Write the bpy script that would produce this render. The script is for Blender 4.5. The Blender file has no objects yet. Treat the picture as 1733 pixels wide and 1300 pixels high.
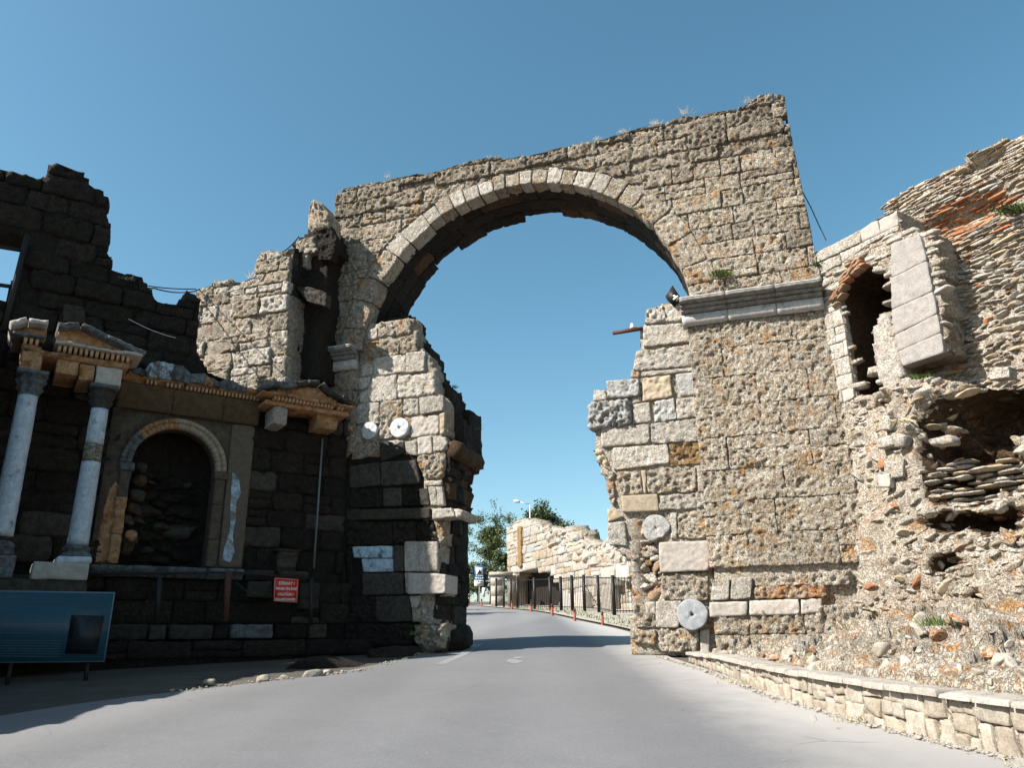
import bpy, math, random
import numpy as np
random.seed(7); RNG = np.random.default_rng(7)
sc = bpy.context.scene
COL = sc.collection
R_ = math.radians

# ------------------------------------------------------------------ camera, sky, sun, exposure
FPX, PW, PH = 1301.0, 1733.0, 1300.0
PITCH, ROLL = math.atan(434/1301.0), R_(-0.68)
CAM = np.array([0, 0, 1.5])
FWD = np.array([0, math.cos(PITCH), math.sin(PITCH)])
_r = np.array([1., 0, 0]); _u = np.array([0, -math.sin(PITCH), math.cos(PITCH)])
CR = _r*math.cos(ROLL)+_u*math.sin(ROLL); CU = _u*math.cos(ROLL)-_r*math.sin(ROLL)
cam = bpy.data.objects.new('camera', bpy.data.cameras.new('camera')); COL.objects.link(cam); sc.camera = cam
from mathutils import Matrix
m = Matrix.Identity(4)
for i in range(3):
    m[i][0] = CR[i]; m[i][1] = CU[i]; m[i][2] = -FWD[i]; m[i][3] = CAM[i]
cam.matrix_world = m
cam.data.sensor_width = 36; cam.data.lens = 36*FPX/PW
cam.data.clip_start = .05; cam.data.clip_end = 5000

SUN_AZ = math.atan2(-.39, -.92)       # direction TO the sun, in plan
SUN_EL = R_(41)
SUNV = np.array([math.cos(SUN_EL)*math.cos(SUN_AZ), math.cos(SUN_EL)*math.sin(SUN_AZ), math.sin(SUN_EL)])
world = bpy.data.worlds.new('World'); sc.world = world; world.use_nodes = True
wn = world.node_tree.nodes; wl = world.node_tree.links
for n in list(wn): wn.remove(n)
sky = wn.new('ShaderNodeTexSky'); sky.sky_type = 'NISHITA'; sky.sun_disc = False
sky.sun_elevation = SUN_EL; sky.sun_rotation = math.atan2(SUNV[0], SUNV[1])
sky.altitude = 0; sky.air_density = 1.0; sky.dust_density = 0.9; sky.ozone_density = 1.2
hs = wn.new('ShaderNodeHueSaturation'); hs.inputs['Hue'].default_value = .476; hs.inputs['Saturation'].default_value = 1.16
bg = wn.new('ShaderNodeBackground'); bg.inputs[1].default_value = .084
wo = wn.new('ShaderNodeOutputWorld')
wl.new(sky.outputs[0], hs.inputs['Color']); wl.new(hs.outputs[0], bg.inputs[0]); wl.new(bg.outputs[0], wo.inputs[0])
sl = bpy.data.lights.new('sun', 'SUN'); sl.energy = 5.0; sl.angle = R_(.5); sl.color = (1, .955, .89)
so = bpy.data.objects.new('sun', sl); COL.objects.link(so)
from mathutils import Vector
so.rotation_euler = Vector(SUNV).to_track_quat('Z', 'Y').to_euler(); so.location = (-20, -10, 30)
vs = sc.view_settings; sc.display_settings.display_device = 'sRGB'
vs.view_transform = 'Standard'; vs.look = 'None'; vs.gamma = 1; vs.exposure = 1.1; vs.use_curve_mapping = False

# ------------------------------------------------------------------ helpers: noise
def _hash(i, j, k, s):
    n = (i*73856093) ^ (j*19349663) ^ (k*83492791) ^ (s*2654435)
    n = n & 0xffffffff
    n = ((n ^ (n >> 13))*1274126177) & 0xffffffff
    n = ((n ^ (n >> 16))*2246822519) & 0xffffffff
    return ((n ^ (n >> 15)) & 0xffffff)/float(0xffffff)*2-1
def vn(P, f, s=0):
    Q = np.asarray(P)*f; I = np.floor(Q).astype(np.int64); T = Q-I; T = T*T*(3-2*T)
    x, y, z = I[:, 0], I[:, 1], I[:, 2]; a, b, c = T[:, 0], T[:, 1], T[:, 2]
    r = 0
    for dx in (0, 1):
        for dy in (0, 1):
            for dz in (0, 1):
                w = (a if dx else 1-a)*(b if dy else 1-b)*(c if dz else 1-c)
                r = r+w*_hash(x+dx, y+dy, z+dz, s)
    return r
def fbm(P, f, o=3, s=0):
    r = 0; a = 1; t = 0
    for i in range(o):
        r = r+a*vn(P, f*2**i, s+i); t += a; a *= .5
    return r/t

# ------------------------------------------------------------------ helpers: planes (u right, v up, w out towards the viewer)
class Plane:
    def __init__(s, o, d):
        s.o = np.array([o[0], o[1], 0.]); s.u = np.array([d[0], d[1], 0.])/math.hypot(d[0], d[1]); s.v = np.array([0, 0, 1.]); s.n = np.cross(s.u, s.v)
    def F(s, u, v, w):
        u = np.asarray(u, float); v = np.asarray(v, float)+0*u; w = np.asarray(w, float)+0*u
        return s.o+u[..., None]*s.u+v[..., None]*s.v+w[..., None]*s.n
    def at(s, x, y, w=0):
        d = FWD+CR*(x-PW/2)/FPX-CU*(y-PH/2)/FPX
        o = s.o+s.n*w; t = ((o-CAM)@s.n)/(d@s.n); p = CAM+d*t-o
        return (float(p@s.u), float(p@s.v))
    def pts(s, P, w=0): return [s.at(x, y, w) for x, y in P]
def side(pl, u, w=0):                 # a plane at right angles: its u runs back into pl
    o = pl.o+pl.u*u+pl.n*w
    return Plane(o, -pl.n)
SLOPE = .06
def gz(y): return SLOPE*min(y, 110)

# ------------------------------------------------------------------ helpers: objects
WL = {}
def tagit(o, label, cat, group=None):
    o['label'] = label; o['category'] = cat
    if group: o['group'] = group
def thing(name, label, cat, loc, group=None):
    o = bpy.data.objects.new(name, None); COL.objects.link(o); o.location = loc; o.empty_display_size = .2
    WL[o.name] = np.array(loc, float); tagit(o, label, cat, group); return o
def mesh(name, V, quads=None, tris=None, mat=None, smooth=False):
    me = bpy.data.meshes.new(name)
    nq = 0 if quads is None else len(quads); nt = 0 if tris is None else len(tris)
    li = []
    if nq: li.append(np.asarray(quads).ravel())
    if nt: li.append(np.asarray(tris).ravel())
    li = np.concatenate(li).astype(np.int32)
    me.vertices.add(len(V)); me.vertices.foreach_set('co', np.asarray(V, np.float32).ravel())
    me.loops.add(len(li)); me.loops.foreach_set('vertex_index', li)
    me.polygons.add(nq+nt)
    st = np.concatenate([np.arange(nq)*4, nq*4+np.arange(nt)*3]).astype(np.int32)
    me.polygons.foreach_set('loop_start', st)
    if smooth: me.polygons.foreach_set('use_smooth', np.ones(nq+nt, bool))
    me.update(calc_edges=True)
    if mat: me.materials.append(mat)
    return me
def mk(name, V, quads=None, tris=None, mat=None, parent=None, smooth=False, kind=None, label=None):
    V = np.asarray(V, float); c = (V.min(0)+V.max(0))/2
    me = mesh(name, V-c, quads, tris, mat, smooth)
    o = bpy.data.objects.new(name, me); COL.objects.link(o)
    WL[o.name] = c
    if parent is not None:
        o.parent = parent; o.location = c-WL[parent.name]
    else: o.location = c
    if kind: o['kind'] = kind
    if label: o['label'] = label
    return o
class MB:
    def __init__(s): s.V = []; s.Q = []; s.T = []; s.n = 0
    def add(s, V, Q=None, T=None):
        V = np.asarray(V, float); s.V.append(V)
        if Q is not None and len(Q): s.Q.append(np.asarray(Q)+s.n)
        if T is not None and len(T): s.T.append(np.asarray(T)+s.n)
        s.n += len(V); return s
    def build(s, name, mat, parent=None, smooth=False, kind=None, label=None):
        return mk(name, np.concatenate(s.V), np.concatenate(s.Q) if s.Q else None, np.concatenate(s.T) if s.T else None, mat, parent, smooth, kind, label)
def tube(mb, P, R, n=8, cap=True):
    P = [np.array(p, float) for p in P]; k = len(P); R = [R]*k if np.isscalar(R) else R
    V = []
    for i, p in enumerate(P):
        d = P[min(i+1, k-1)]-P[max(i-1, 0)]; d = d/(np.linalg.norm(d)+1e-9)
        a = np.cross(d, [0, 0, 1.]) if abs(d[2]) < .9 else np.cross(d, [1., 0, 0]); a /= np.linalg.norm(a); b = np.cross(d, a)
        for j in range(n):
            t = 2*math.pi*j/n; V.append(p+R[i]*(a*math.cos(t)+b*math.sin(t)))
    Q = [(i*n+j, i*n+(j+1) % n, (i+1)*n+(j+1) % n, (i+1)*n+j) for i in range(k-1) for j in range(n)]
    T = []
    if cap:
        V += [P[0], P[-1]]; c0 = k*n; c1 = k*n+1
        T += [(c0, (j+1) % n, j) for j in range(n)]+[(c1, (k-1)*n+j, (k-1)*n+(j+1) % n) for j in range(n)]
    mb.add(V, Q, T)
BOXQ = [(0, 3, 2, 1), (4, 5, 6, 7), (0, 1, 5, 4), (1, 2, 6, 5), (2, 3, 7, 6), (3, 0, 4, 7)]
def box(mb, F, u0, u1, v0, v1, w0, w1):
    V = F(np.array([u0, u1, u1, u0]*2), np.array([v0, v0, v1, v1]*2), np.array([w1]*4+[w0]*4))
    mb.add(V, [(0, 1, 2, 3), (5, 4, 7, 6), (4, 0, 3, 7), (1, 5, 6, 2), (3, 2, 6, 7), (4, 5, 1, 0)])
ID = lambda u, v, w: np.stack([np.asarray(u, float), np.asarray(w, float), np.asarray(v, float)], -1)

def gridmesh(nu, nv):                  # quads of a grid of (nv+1) rows x (nu+1)
    i, j = np.meshgrid(np.arange(nu), np.arange(nv)); a = (j*(nu+1)+i).ravel()
    return np.stack([a, a+1, a+nu+2, a+nu+1], 1)
def ring_idx(nu, nv):
    b = [i for i in range(nu+1)]+[j*(nu+1)+nu for j in range(1, nv+1)]+[nv*(nu+1)+i for i in range(nu-1, -1, -1)]+[j*(nu+1) for j in range(nv-1, 0, -1)]
    return np.array(b)
def params(L, res, e):
    e = min(e, L*.2); n = max(2, int(round((L-2*e)/res)))
    return np.concatenate([[0], np.linspace(e, L-e, n+1), [L]])/L
def stone(poly, F, prot=0., depth=.25, rough=.012, pit=.0, er=.02, res=.045, mat=None, name='stone', parent=None, jit=.012, label=None, face=None, mbout=None):
    """one masonry stone: poly is its outline in (u,v); rounded arrises, uneven face, sides running back"""
    P = np.array(poly, float)
    quad = len(P) == 4
    if quad:
        P = P+RNG.uniform(-jit, jit, P.shape)
        Wd = (np.linalg.norm(P[1]-P[0])+np.linalg.norm(P[2]-P[3]))/2; Hd = (np.linalg.norm(P[3]-P[0])+np.linalg.norm(P[2]-P[1]))/2
        s = params(Wd, res, er*.6); t = params(Hd, res, er*.6)
        S, T = np.meshgrid(s, t)
        uv = (1-S)[..., None]*(1-T)[..., None]*P[0]+S[..., None]*(1-T)[..., None]*P[1]+S[..., None]*T[..., None]*P[2]+(1-S)[..., None]*T[..., None]*P[3]
        d = np.minimum(np.minimum(S, 1-S)*Wd, np.minimum(T, 1-T)*Hd)
        # rounded plan corners
        cs = np.minimum(S, 1-S)*Wd; ct = np.minimum(T, 1-T)*Hd; rc = min(.09, .3*min(Wd, Hd))
        k = np.clip(1-np.hypot(cs, ct)/rc, 0, 1)*(1 if er > .04 else .25)
        cc = P.mean(0); uv = uv+(cc-uv)*(k*.10)[..., None]
    else:
        v0, v1 = P[:, 1].min(), P[:, 1].max(); Hd = v1-v0; Wd = P[:, 0].max()-P[:, 0].min()
        if Hd < .02 or Wd < .02: return None
        t = params(Hd, res, er*.6); s = params(Wd, res, er*.6); rows = []
        for tt in t:
            vv = v0+Hd*min(max(tt, 1e-4), 1-1e-4); xs = []
            for a in range(len(P)):
                p, q = P[a], P[(a+1) % len(P)]
                if (p[1]-vv)*(q[1]-vv) <= 0 and abs(p[1]-q[1]) > 1e-9: xs.append(p[0]+(q[0]-p[0])*(vv-p[1])/(q[1]-p[1]))
            if len(xs) < 2: xs = [P[:, 0].mean()]*2
            rows.append([(min(xs)+(max(xs)-min(xs))*ss, vv) for ss in s])
        uv = np.array(rows); d = np.full(uv.shape[:2], 9.)
        for a in range(len(P)):
            p, q = P[a], P[(a+1) % len(P)]; L = np.linalg.norm(q-p)
            if L < 1e-6: continue
            tt = np.clip(((uv-p)@(q-p))/L**2, 0, 1); d = np.minimum(d, np.linalg.norm(uv-p-tt[..., None]*(q-p), axis=-1))
    nv, nu = uv.shape[0]-1, uv.shape[1]-1
    X = F(uv[..., 0], uv[..., 1], np.zeros(uv.shape[:2])).reshape(-1, 3)
    sd = random.random()*50
    Xn = X+sd
    en = .5+.5*vn(Xn, 5, 9).reshape(d.shape)
    chip = np.clip(vn(Xn, 4.2, 13)-.25, 0, 1).reshape(d.shape); ee = er*(.35+.9*en+3.*chip)
    h = prot-ee*np.clip(1-d/ee, 0, 1)**2
    tilt = RNG.uniform(-.012, .012, 2)
    h = h+tilt[0]*(uv[..., 0]-uv[..., 0].mean())/max(Wd, .1)+tilt[1]*(uv[..., 1]-uv[..., 1].mean())/max(Hd, .1)
    h = h+rough*(.35*fbm(Xn, 2.6, 2, 3)+.7*vn(Xn, 9, 5)+.9*vn(Xn, 19, 6)).reshape(d.shape)
    if pit:
        pp = vn(Xn, 14, 8)+.7*vn(Xn, 29, 18); mm = .65+.5*vn(Xn, 1.6, 28)
        h = h-(pit*1.7*np.clip(pp-.05, 0, .8)*mm).reshape(d.shape)+.25*pit*vn(Xn, 19, 38).reshape(d.shape)
    if face is not None: h = h+face(uv)
    # wobble of the outline
    ju = vn(Xn, 7, 11).reshape(d.shape); jv = vn(Xn, 7, 12).reshape(d.shape); kk = np.clip(1-d/.08, 0, 1)*min(rough, .03)*.8
    uu = uv[..., 0]+ju*kk; vv2 = uv[..., 1]+jv*kk
    V1 = F(uu, vv2, h).reshape(-1, 3)
    b = ring_idx(nu, nv); ub = uu.ravel()[b]; vb = vv2.ravel()[b]
    V2 = F(ub, vb, np.full(len(b), prot-depth))
    V = np.concatenate([V1, V2]); n1 = len(V1); nb = len(b); i = np.arange(nb); j = (i+1) % nb
    Q = np.concatenate([gridmesh(nu, nv), np.stack([b[i], n1+i, n1+j, b[j]], 1)])
    if mbout is not None: mbout.add(V, Q); return None
    return mk(name, V, Q, None, mat, parent, smooth=False, label=label)

def clip_cell(outline, cell):          # polygon clipped by a convex cell (counter clockwise)
    out = [tuple(p) for p in outline]
    n = len(cell)
    for i in range(n):
        a, b = cell[i], cell[(i+1) % n]; ex, ey = b[0]-a[0], b[1]-a[1]; inp = out; out = []
        if not inp: return []
        f = lambda p: ex*(p[1]-a[1])-ey*(p[0]-a[0])
        for k in range(len(inp)):
            p, q = inp[k-1], inp[k]; fp, fq = f(p), f(q)
            if (fp >= 0) != (fq >= 0):
                t = fp/(fp-fq); out.append((p[0]+(q[0]-p[0])*t, p[1]+(q[1]-p[1])*t))
            if fq >= 0: out.append(q)
    return out
def area(P):
    P = np.array(P); x, y = P[:, 0], P[:, 1]; return abs(np.dot(x, np.roll(y, -1))-np.dot(y, np.roll(x, -1)))/2
def inpoly(poly, X, Y):
    P = np.array(poly); r = np.zeros(np.shape(X), bool); n = len(P)
    for i in range(n):
        x1, y1 = P[i-1]; x2, y2 = P[i]
        c = ((y1 > Y) != (y2 > Y)); r ^= c & (X < (x2-x1)*(Y-y1)/((y2-y1) if y2 != y1 else 1e-9)+x1)
    return r
def pick(mats):
    t = random.random()*sum(w for _, w in mats)
    for m_, w in mats:
        t -= w
        if t <= 0: return m_
    return mats[-1][0]
def courses(outline, F, hs, ls, mats, parent, gap=.014, prot=(-.02, .05), holes=(), minA=.025, v0=None, slant=0., name='stone', avoid=None, **kw):
    P = np.array(outline); a0, a1 = P[:, 0].min(), P[:, 0].max(); b0, b1 = P[:, 1].min(), P[:, 1].max()
    v = b0 if v0 is None else v0; made = []
    while v < b1:
        h = random.uniform(*hs); u = a0-random.random()*ls[1]
        while u < a1:
            L = random.uniform(*ls); g = gap*random.uniform(.6, 1.6)
            sv = slant*(u-a0); dj = random.uniform(-.03, .03)*min(h, .5)
            cell = [(u+g/2, v+g/2+sv), (u+L-g/2, v+g/2+sv+slant*L), (u+L-g/2+dj, v+h-g/2+sv+slant*L), (u+g/2+dj, v+h-g/2+sv)]
            sub = [cell]
            if random.random() < .16 and h > .36:
                mv = v+h*random.uniform(.35, .6)+sv
                sub = [[cell[0], cell[1], (cell[1][0], mv-g/2), (cell[0][0], mv-g/2)], [(cell[0][0], mv+g/2), (cell[1][0], mv+g/2), cell[2], cell[3]]]
            u += L
            for c in sub:
                cu = sum(p[0] for p in c)/4; cv = sum(p[1] for p in c)/4
                if avoid is not None and avoid(cu, cv): continue
                q = clip_cell(outline, c)
                if len(q) < 3 or area(q) < minA: continue
                if abs(area(q)-area(c)) < 1e-4: q = c
                elif len(q) == 4: q = q+[((q[0][0]+q[3][0])/2, (q[0][1]+q[3][1])/2)]
                made.append(stone(q, F, prot=random.uniform(*prot), mat=pick(mats), parent=parent, name=name, **kw))
        v += h
    return made

def sheet(outline, F, cell, T, mat, parent, name='core', wfun=None, holes=(), rough=.04, kind='stuff', jit=.3, label=None, back=True):
    """a thick ragged mass of masonry: front skin, ragged rim running back T, back skin"""
    P = np.array(outline); a0, b0 = P.min(0); a1, b1 = P.max(0)
    nu = int((a1-a0)/cell)+1; nv = int((b1-b0)/cell)+1
    ci, cj = np.meshgrid(a0+(np.arange(nu)+.5)*cell, b0+(np.arange(nv)+.5)*cell)
    M = inpoly(outline, ci, cj)
    for h in holes: M &= ~inpoly(h, ci, cj)
    gu, gv = np.meshgrid(a0+np.arange(nu+1)*cell, b0+np.arange(nv+1)*cell)
    base = F(gu, gv, np.zeros(gu.shape)).reshape(-1, 3)
    w = wfun(gu, gv) if wfun else np.zeros(gu.shape)
    def layer(wl_, sdd):
        Pn = base+sdd*7.3
        ju = vn(Pn, 1.6/cell*.5, 21).reshape(gu.shape)*jit*cell+fbm(Pn, 2., 2, 31).reshape(gu.shape)*rough
        jv = vn(Pn, 1.6/cell*.5, 22).reshape(gu.shape)*jit*cell+fbm(Pn, 2., 2, 32).reshape(gu.shape)*rough
        n = rough*(fbm(Pn, 1.3, 2, 41)+1.0*fbm(Pn, 5, 2, 42)).reshape(gu.shape)
        return F(gu+ju, gv+jv, wl_+n).reshape(-1, 3)
    K = max(1, int(T/max(cell*1.5, .15))) if back else 1
    # rim vertices
    idx = np.arange((nu+1)*(nv+1)).reshape(nv+1, nu+1)
    Mp = np.zeros((nv+2, nu+2), bool); Mp[1:-1, 1:-1] = M
    c = Mp[1:-1, 1:-1]
    a, b, d, e = idx[:-1, :-1], idx[:-1, 1:], idx[1:, 1:], idx[1:, :-1]
    front = np.stack([a[c], b[c], d[c], e[c]], 1)
    if len(front) == 0: return None
    edges = []
    for m2, p, q in ((c & ~Mp[:-2, 1:-1], a, b), (c & ~Mp[2:, 1:-1], d, e), (c & ~Mp[1:-1, :-2], e, a), (c & ~Mp[1:-1, 2:], b, d)):
        edges.append(np.stack([p[m2], q[m2]], 1))
    edges = np.concatenate(edges)
    N = len(base); Vs = []; Q = [front]
    for k in range(K+1):
        wk = w if k == 0 else w*(1-k/K)+(-T)*(k/K) if k < K else np.full(gu.shape, -T)
        Vs.append(layer(wk, k*.35))
        if k: Q.append(np.stack([edges[:, 0]+(k-1)*N, edges[:, 0]+k*N, edges[:, 1]+k*N, edges[:, 1]+(k-1)*N], 1))
    if back: Q.append(front[:, ::-1]+K*N)
    V = np.concatenate(Vs); Q = np.concatenate(Q)
    used = np.unique(Q); mp = np.zeros(len(V), np.int64); mp[used] = np.arange(len(used))
    return mk(name, V[used], mp[Q], None, mat, parent, smooth=False, kind=kind, label=label)

def ico(sub):
    t = (1+5**.5)/2
    V = [(-1, t, 0), (1, t, 0), (-1, -t, 0), (1, -t, 0), (0, -1, t), (0, 1, t), (0, -1, -t), (0, 1, -t), (t, 0, -1), (t, 0, 1), (-t, 0, -1), (-t, 0, 1)]
    Fc = [(0, 11, 5), (0, 5, 1), (0, 1, 7), (0, 7, 10), (0, 10, 11), (1, 5, 9), (5, 11, 4), (11, 10, 2), (10, 7, 6), (7, 1, 8), (3, 9, 4), (3, 4, 2), (3, 2, 6), (3, 6, 8), (3, 8, 9), (4, 9, 5), (2, 4, 11), (6, 2, 10), (8, 6, 7), (9, 8, 1)]
    V = [np.array(v)/np.linalg.norm(v) for v in V]
    for _ in range(sub):
        c = {}; N = []
        def mid(a, b):
            k = (min(a, b), max(a, b))
            if k not in c: p = V[a]+V[b]; V.append(p/np.linalg.norm(p)); c[k] = len(V)-1
            return c[k]
        for a, b, d in Fc:
            x, y, z = mid(a, b), mid(b, d), mid(d, a); N += [(a, x, z), (b, y, x), (d, z, y), (x, y, z)]
        Fc = N
    return np.array(V), np.array(Fc)
def lump_geo(sub, seed, cuts=7):
    r = np.random.default_rng(seed); V, T = ico(sub); V = V/(np.sum(np.abs(V)**4.5, 1)**(1/4.5))[:, None]*.9
    for _ in range(cuts):              # knock flats into it
        n = r.normal(size=3); n /= np.linalg.norm(n); dd = r.uniform(.62, .95); k = V@n
        V = V-np.clip(k-dd, 0, None)[:, None]*n
    V = V+.10*fbm(V+seed, 2.5, 2, seed)[:, None]*V
    return V, T
def angular(seed):
    V, T = ico(2); r = np.random.default_rng(seed)
    for _ in range(11):
        n = r.normal(size=3); n /= np.linalg.norm(n); dd = r.uniform(.45, .75); k = V@n; V = V-np.clip(k-dd, 0, None)[:, None]*n
    V = V*1.35+.05*fbm(V+seed, 4, 2, seed)[:, None]*V; return V, T
LUMPA = [angular(500+i) for i in range(8)]
LUMPS = [lump_geo(2, 100+i) for i in range(8)]
def slab_geo(seed):
    r = np.random.default_rng(seed); n = 3; V = []; idx = {}; T = []
    def vid(a, b, c):
        if (a, b, c) not in idx: idx[(a, b, c)] = len(V); V.append(((a/n*2-1), (b/n*2-1), (c/n*2-1)))
        return idx[(a, b, c)]
    for ax in range(3):
        for sd in (0, n):
            for i in range(n):
                for j in range(n):
                    q = []
                    for di, dj in ((0, 0), (1, 0), (1, 1), (0, 1)):
                        c = [0, 0, 0]; c[ax] = sd; c[(ax+1) % 3] = i+di; c[(ax+2) % 3] = j+dj; q.append(vid(*c))
                    if sd == 0: q = q[::-1]
                    T += [(q[0], q[1], q[2]), (q[0], q[2], q[3])]
    V = np.array(V, float); L4 = np.sum(np.abs(V)**6, 1)**(1/6); V = V/L4[:, None]*.97; V[:, 0] *= 1+.18*r.normal()*V[:, 2]
    k = r.uniform(-.25, .25, 2); V[:, 0] += k[0]*V[:, 1]; V = V+.11*fbm(V+seed, 1.8, 2, seed)[:, None]*np.array([1.3, 1, 1]); return V, np.array(T)
SLABS = [slab_geo(300+i) for i in range(8)]; LUMPS1 = [lump_geo(1, 200+i) for i in range(8)]
LM_CACHE = {}
def lump_mesh(k, mat, fine):
    key = (k, mat.name, fine)
    if key not in LM_CACHE:
        V, T = (LUMPA if fine == 3 else SLABS if fine == 2 else LUMPS if fine else LUMPS1)[k]; LM_CACHE[key] = mesh('stone', V, None, T, mat, smooth=False)
    return LM_CACHE[key]
def rotmat(rx, ry, rz): return np.array(Matrix.Rotation(rz, 3, 'Z') @ Matrix.Rotation(ry, 3, 'Y') @ Matrix.Rotation(rx, 3, 'X'))
def lump(parent, pos, basis, sz, rot, mat, fine=True, name='stone', stuff=None):
    B = np.stack(basis, 1)@rotmat(*rot)           # columns: u, w, v
    k = random.randrange(8)
    if stuff is not None:
        V, T = (LUMPA if fine == 3 else SLABS if fine == 2 else LUMPS if fine else LUMPS1)[k]; stuff.add((V*np.array(sz))@B.T+pos, None, T); return
    o = bpy.data.objects.new(name, lump_mesh(k, mat, fine)); COL.objects.link(o)
    M4 = Matrix.Identity(4)
    loc = np.array(pos)-(WL[parent.name] if parent is not None else 0)
    for i in range(3):
        for j in range(3): M4[i][j] = B[i][j]*sz[j]
        M4[i][3] = loc[i]
    if parent is not None: o.parent = parent
    o.matrix_basis = M4; WL[o.name] = np.array(pos); return o
def scatter(poly, pl, n, size, mats, parent, wfun=None, flat=(.45, .8), long=(1., 1.8), tilt=.2, lim=300, avoid=None, sink=.25, w=0, tries=14, holes=(), lean=0., name='stone', minr=.75, big=2.2, small=.55, shape=None):
    P = np.array(poly); a0, b0 = P.min(0); a1, b1 = P.max(0); S = []
    sizes = sorted([size*(small+(big-small)*random.random()**2.6) for _ in range(n)], reverse=True)
    used = []
    for s in sizes:
        for _ in range(tries):
            u = random.uniform(a0, a1); v = random.uniform(b0, b1)
            if not inpoly(poly, np.array(u), np.array(v)): continue
            if any(inpoly(h, np.array(u), np.array(v)) for h in holes): continue
            if avoid and avoid(u, v): continue
            lg = random.uniform(*long)
            if used:
                A = used_np[:len(used)]
                if (np.hypot((A[:, 0]-u)/1.25, A[:, 1]-v) < (A[:, 2]+s)*minr).any(): continue
            else: used_np = np.zeros((n+1, 3))
            used_np[len(used)] = (u, v, s); used.append(1); S.append((u, v, s, lg)); break
    sb = {}
    for i, (u, v, s, lg) in enumerate(S):
        ww = (float(wfun(np.array([[u]]), np.array([[v]]))[0, 0]) if wfun else 0)+w
        fl = random.uniform(*flat); pos = pl.F(u, v, ww-s*sink)
        mt = pick(mats) if not callable(mats) else mats(u, v)
        rot = (random.gauss(0, tilt), random.gauss(0, tilt)-lean, random.gauss(0, tilt))
        if i < lim: lump(parent, pos, (pl.u, -pl.n, pl.v), (s*lg, s*random.uniform(.7, 1.1), s*fl), rot, mt, fine=shape or (1 if s > .07 else 0), name=name)
        else:
            mb = sb.setdefault(mt.name, (MB(), mt)); lump(parent, pos, (pl.u, -pl.n, pl.v), (s*lg, s*random.uniform(.7, 1.1), s*fl), rot, mt, fine=shape or 0, stuff=mb[0])
    for mb, mt in sb.values(): mb.build('small_stones', mt, parent, kind='stuff')

# ------------------------------------------------------------------ materials
def nodes(name):
    mt = bpy.data.materials.new(name); mt.use_nodes = True; nt = mt.node_tree
    for n in list(nt.nodes): nt.nodes.remove(n)
    o = nt.nodes.new('ShaderNodeOutputMaterial'); b = nt.nodes.new('ShaderNodeBsdfPrincipled'); nt.links.new(b.outputs[0], o.inputs[0])
    b.inputs['Specular IOR Level'].default_value = .25
    return mt, nt, b
def ramp(nt, src, stops):
    r = nt.nodes.new('ShaderNodeValToRGB'); e = r.color_ramp.elements
    while len(e) < len(stops): e.new(.5)
    for i, (p, c) in enumerate(stops): e[i].position = p; e[i].color = (*c, 1) if len(c) == 3 else c
    nt.links.new(src, r.inputs[0]); return r.outputs[0]
def noise(nt, vec, scale, det=4, rough=.6, dist=0):
    n = nt.nodes.new('ShaderNodeTexNoise'); n.inputs['Scale'].default_value = scale; n.inputs['Detail'].default_value = det
    n.inputs['Roughness'].default_value = rough; n.inputs['Distortion'].default_value = dist; nt.links.new(vec, n.inputs['Vector']); return n.outputs[0]
def mixc(nt, fac, a, b, mode='MIX'):
    m_ = nt.nodes.new('ShaderNodeMix'); m_.data_type = 'RGBA'; m_.blend_type = mode
    for s, v in ((0, fac), (6, a), (7, b)):
        if isinstance(v, (int, float)): m_.inputs[s].default_value = v
        elif isinstance(v, tuple): m_.inputs[s].default_value = (*v, 1)
        else: nt.links.new(v, m_.inputs[s])
    return m_.outputs[2]
def math_(nt, op, a, b=None):
    m_ = nt.nodes.new('ShaderNodeMath'); m_.operation = op
    for s, v in ((0, a), (1, b)):
        if v is None: continue
        if isinstance(v, (int, float)): m_.inputs[s].default_value = v
        else: nt.links.new(v, m_.inputs[s])
    return m_.outputs[0]
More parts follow.
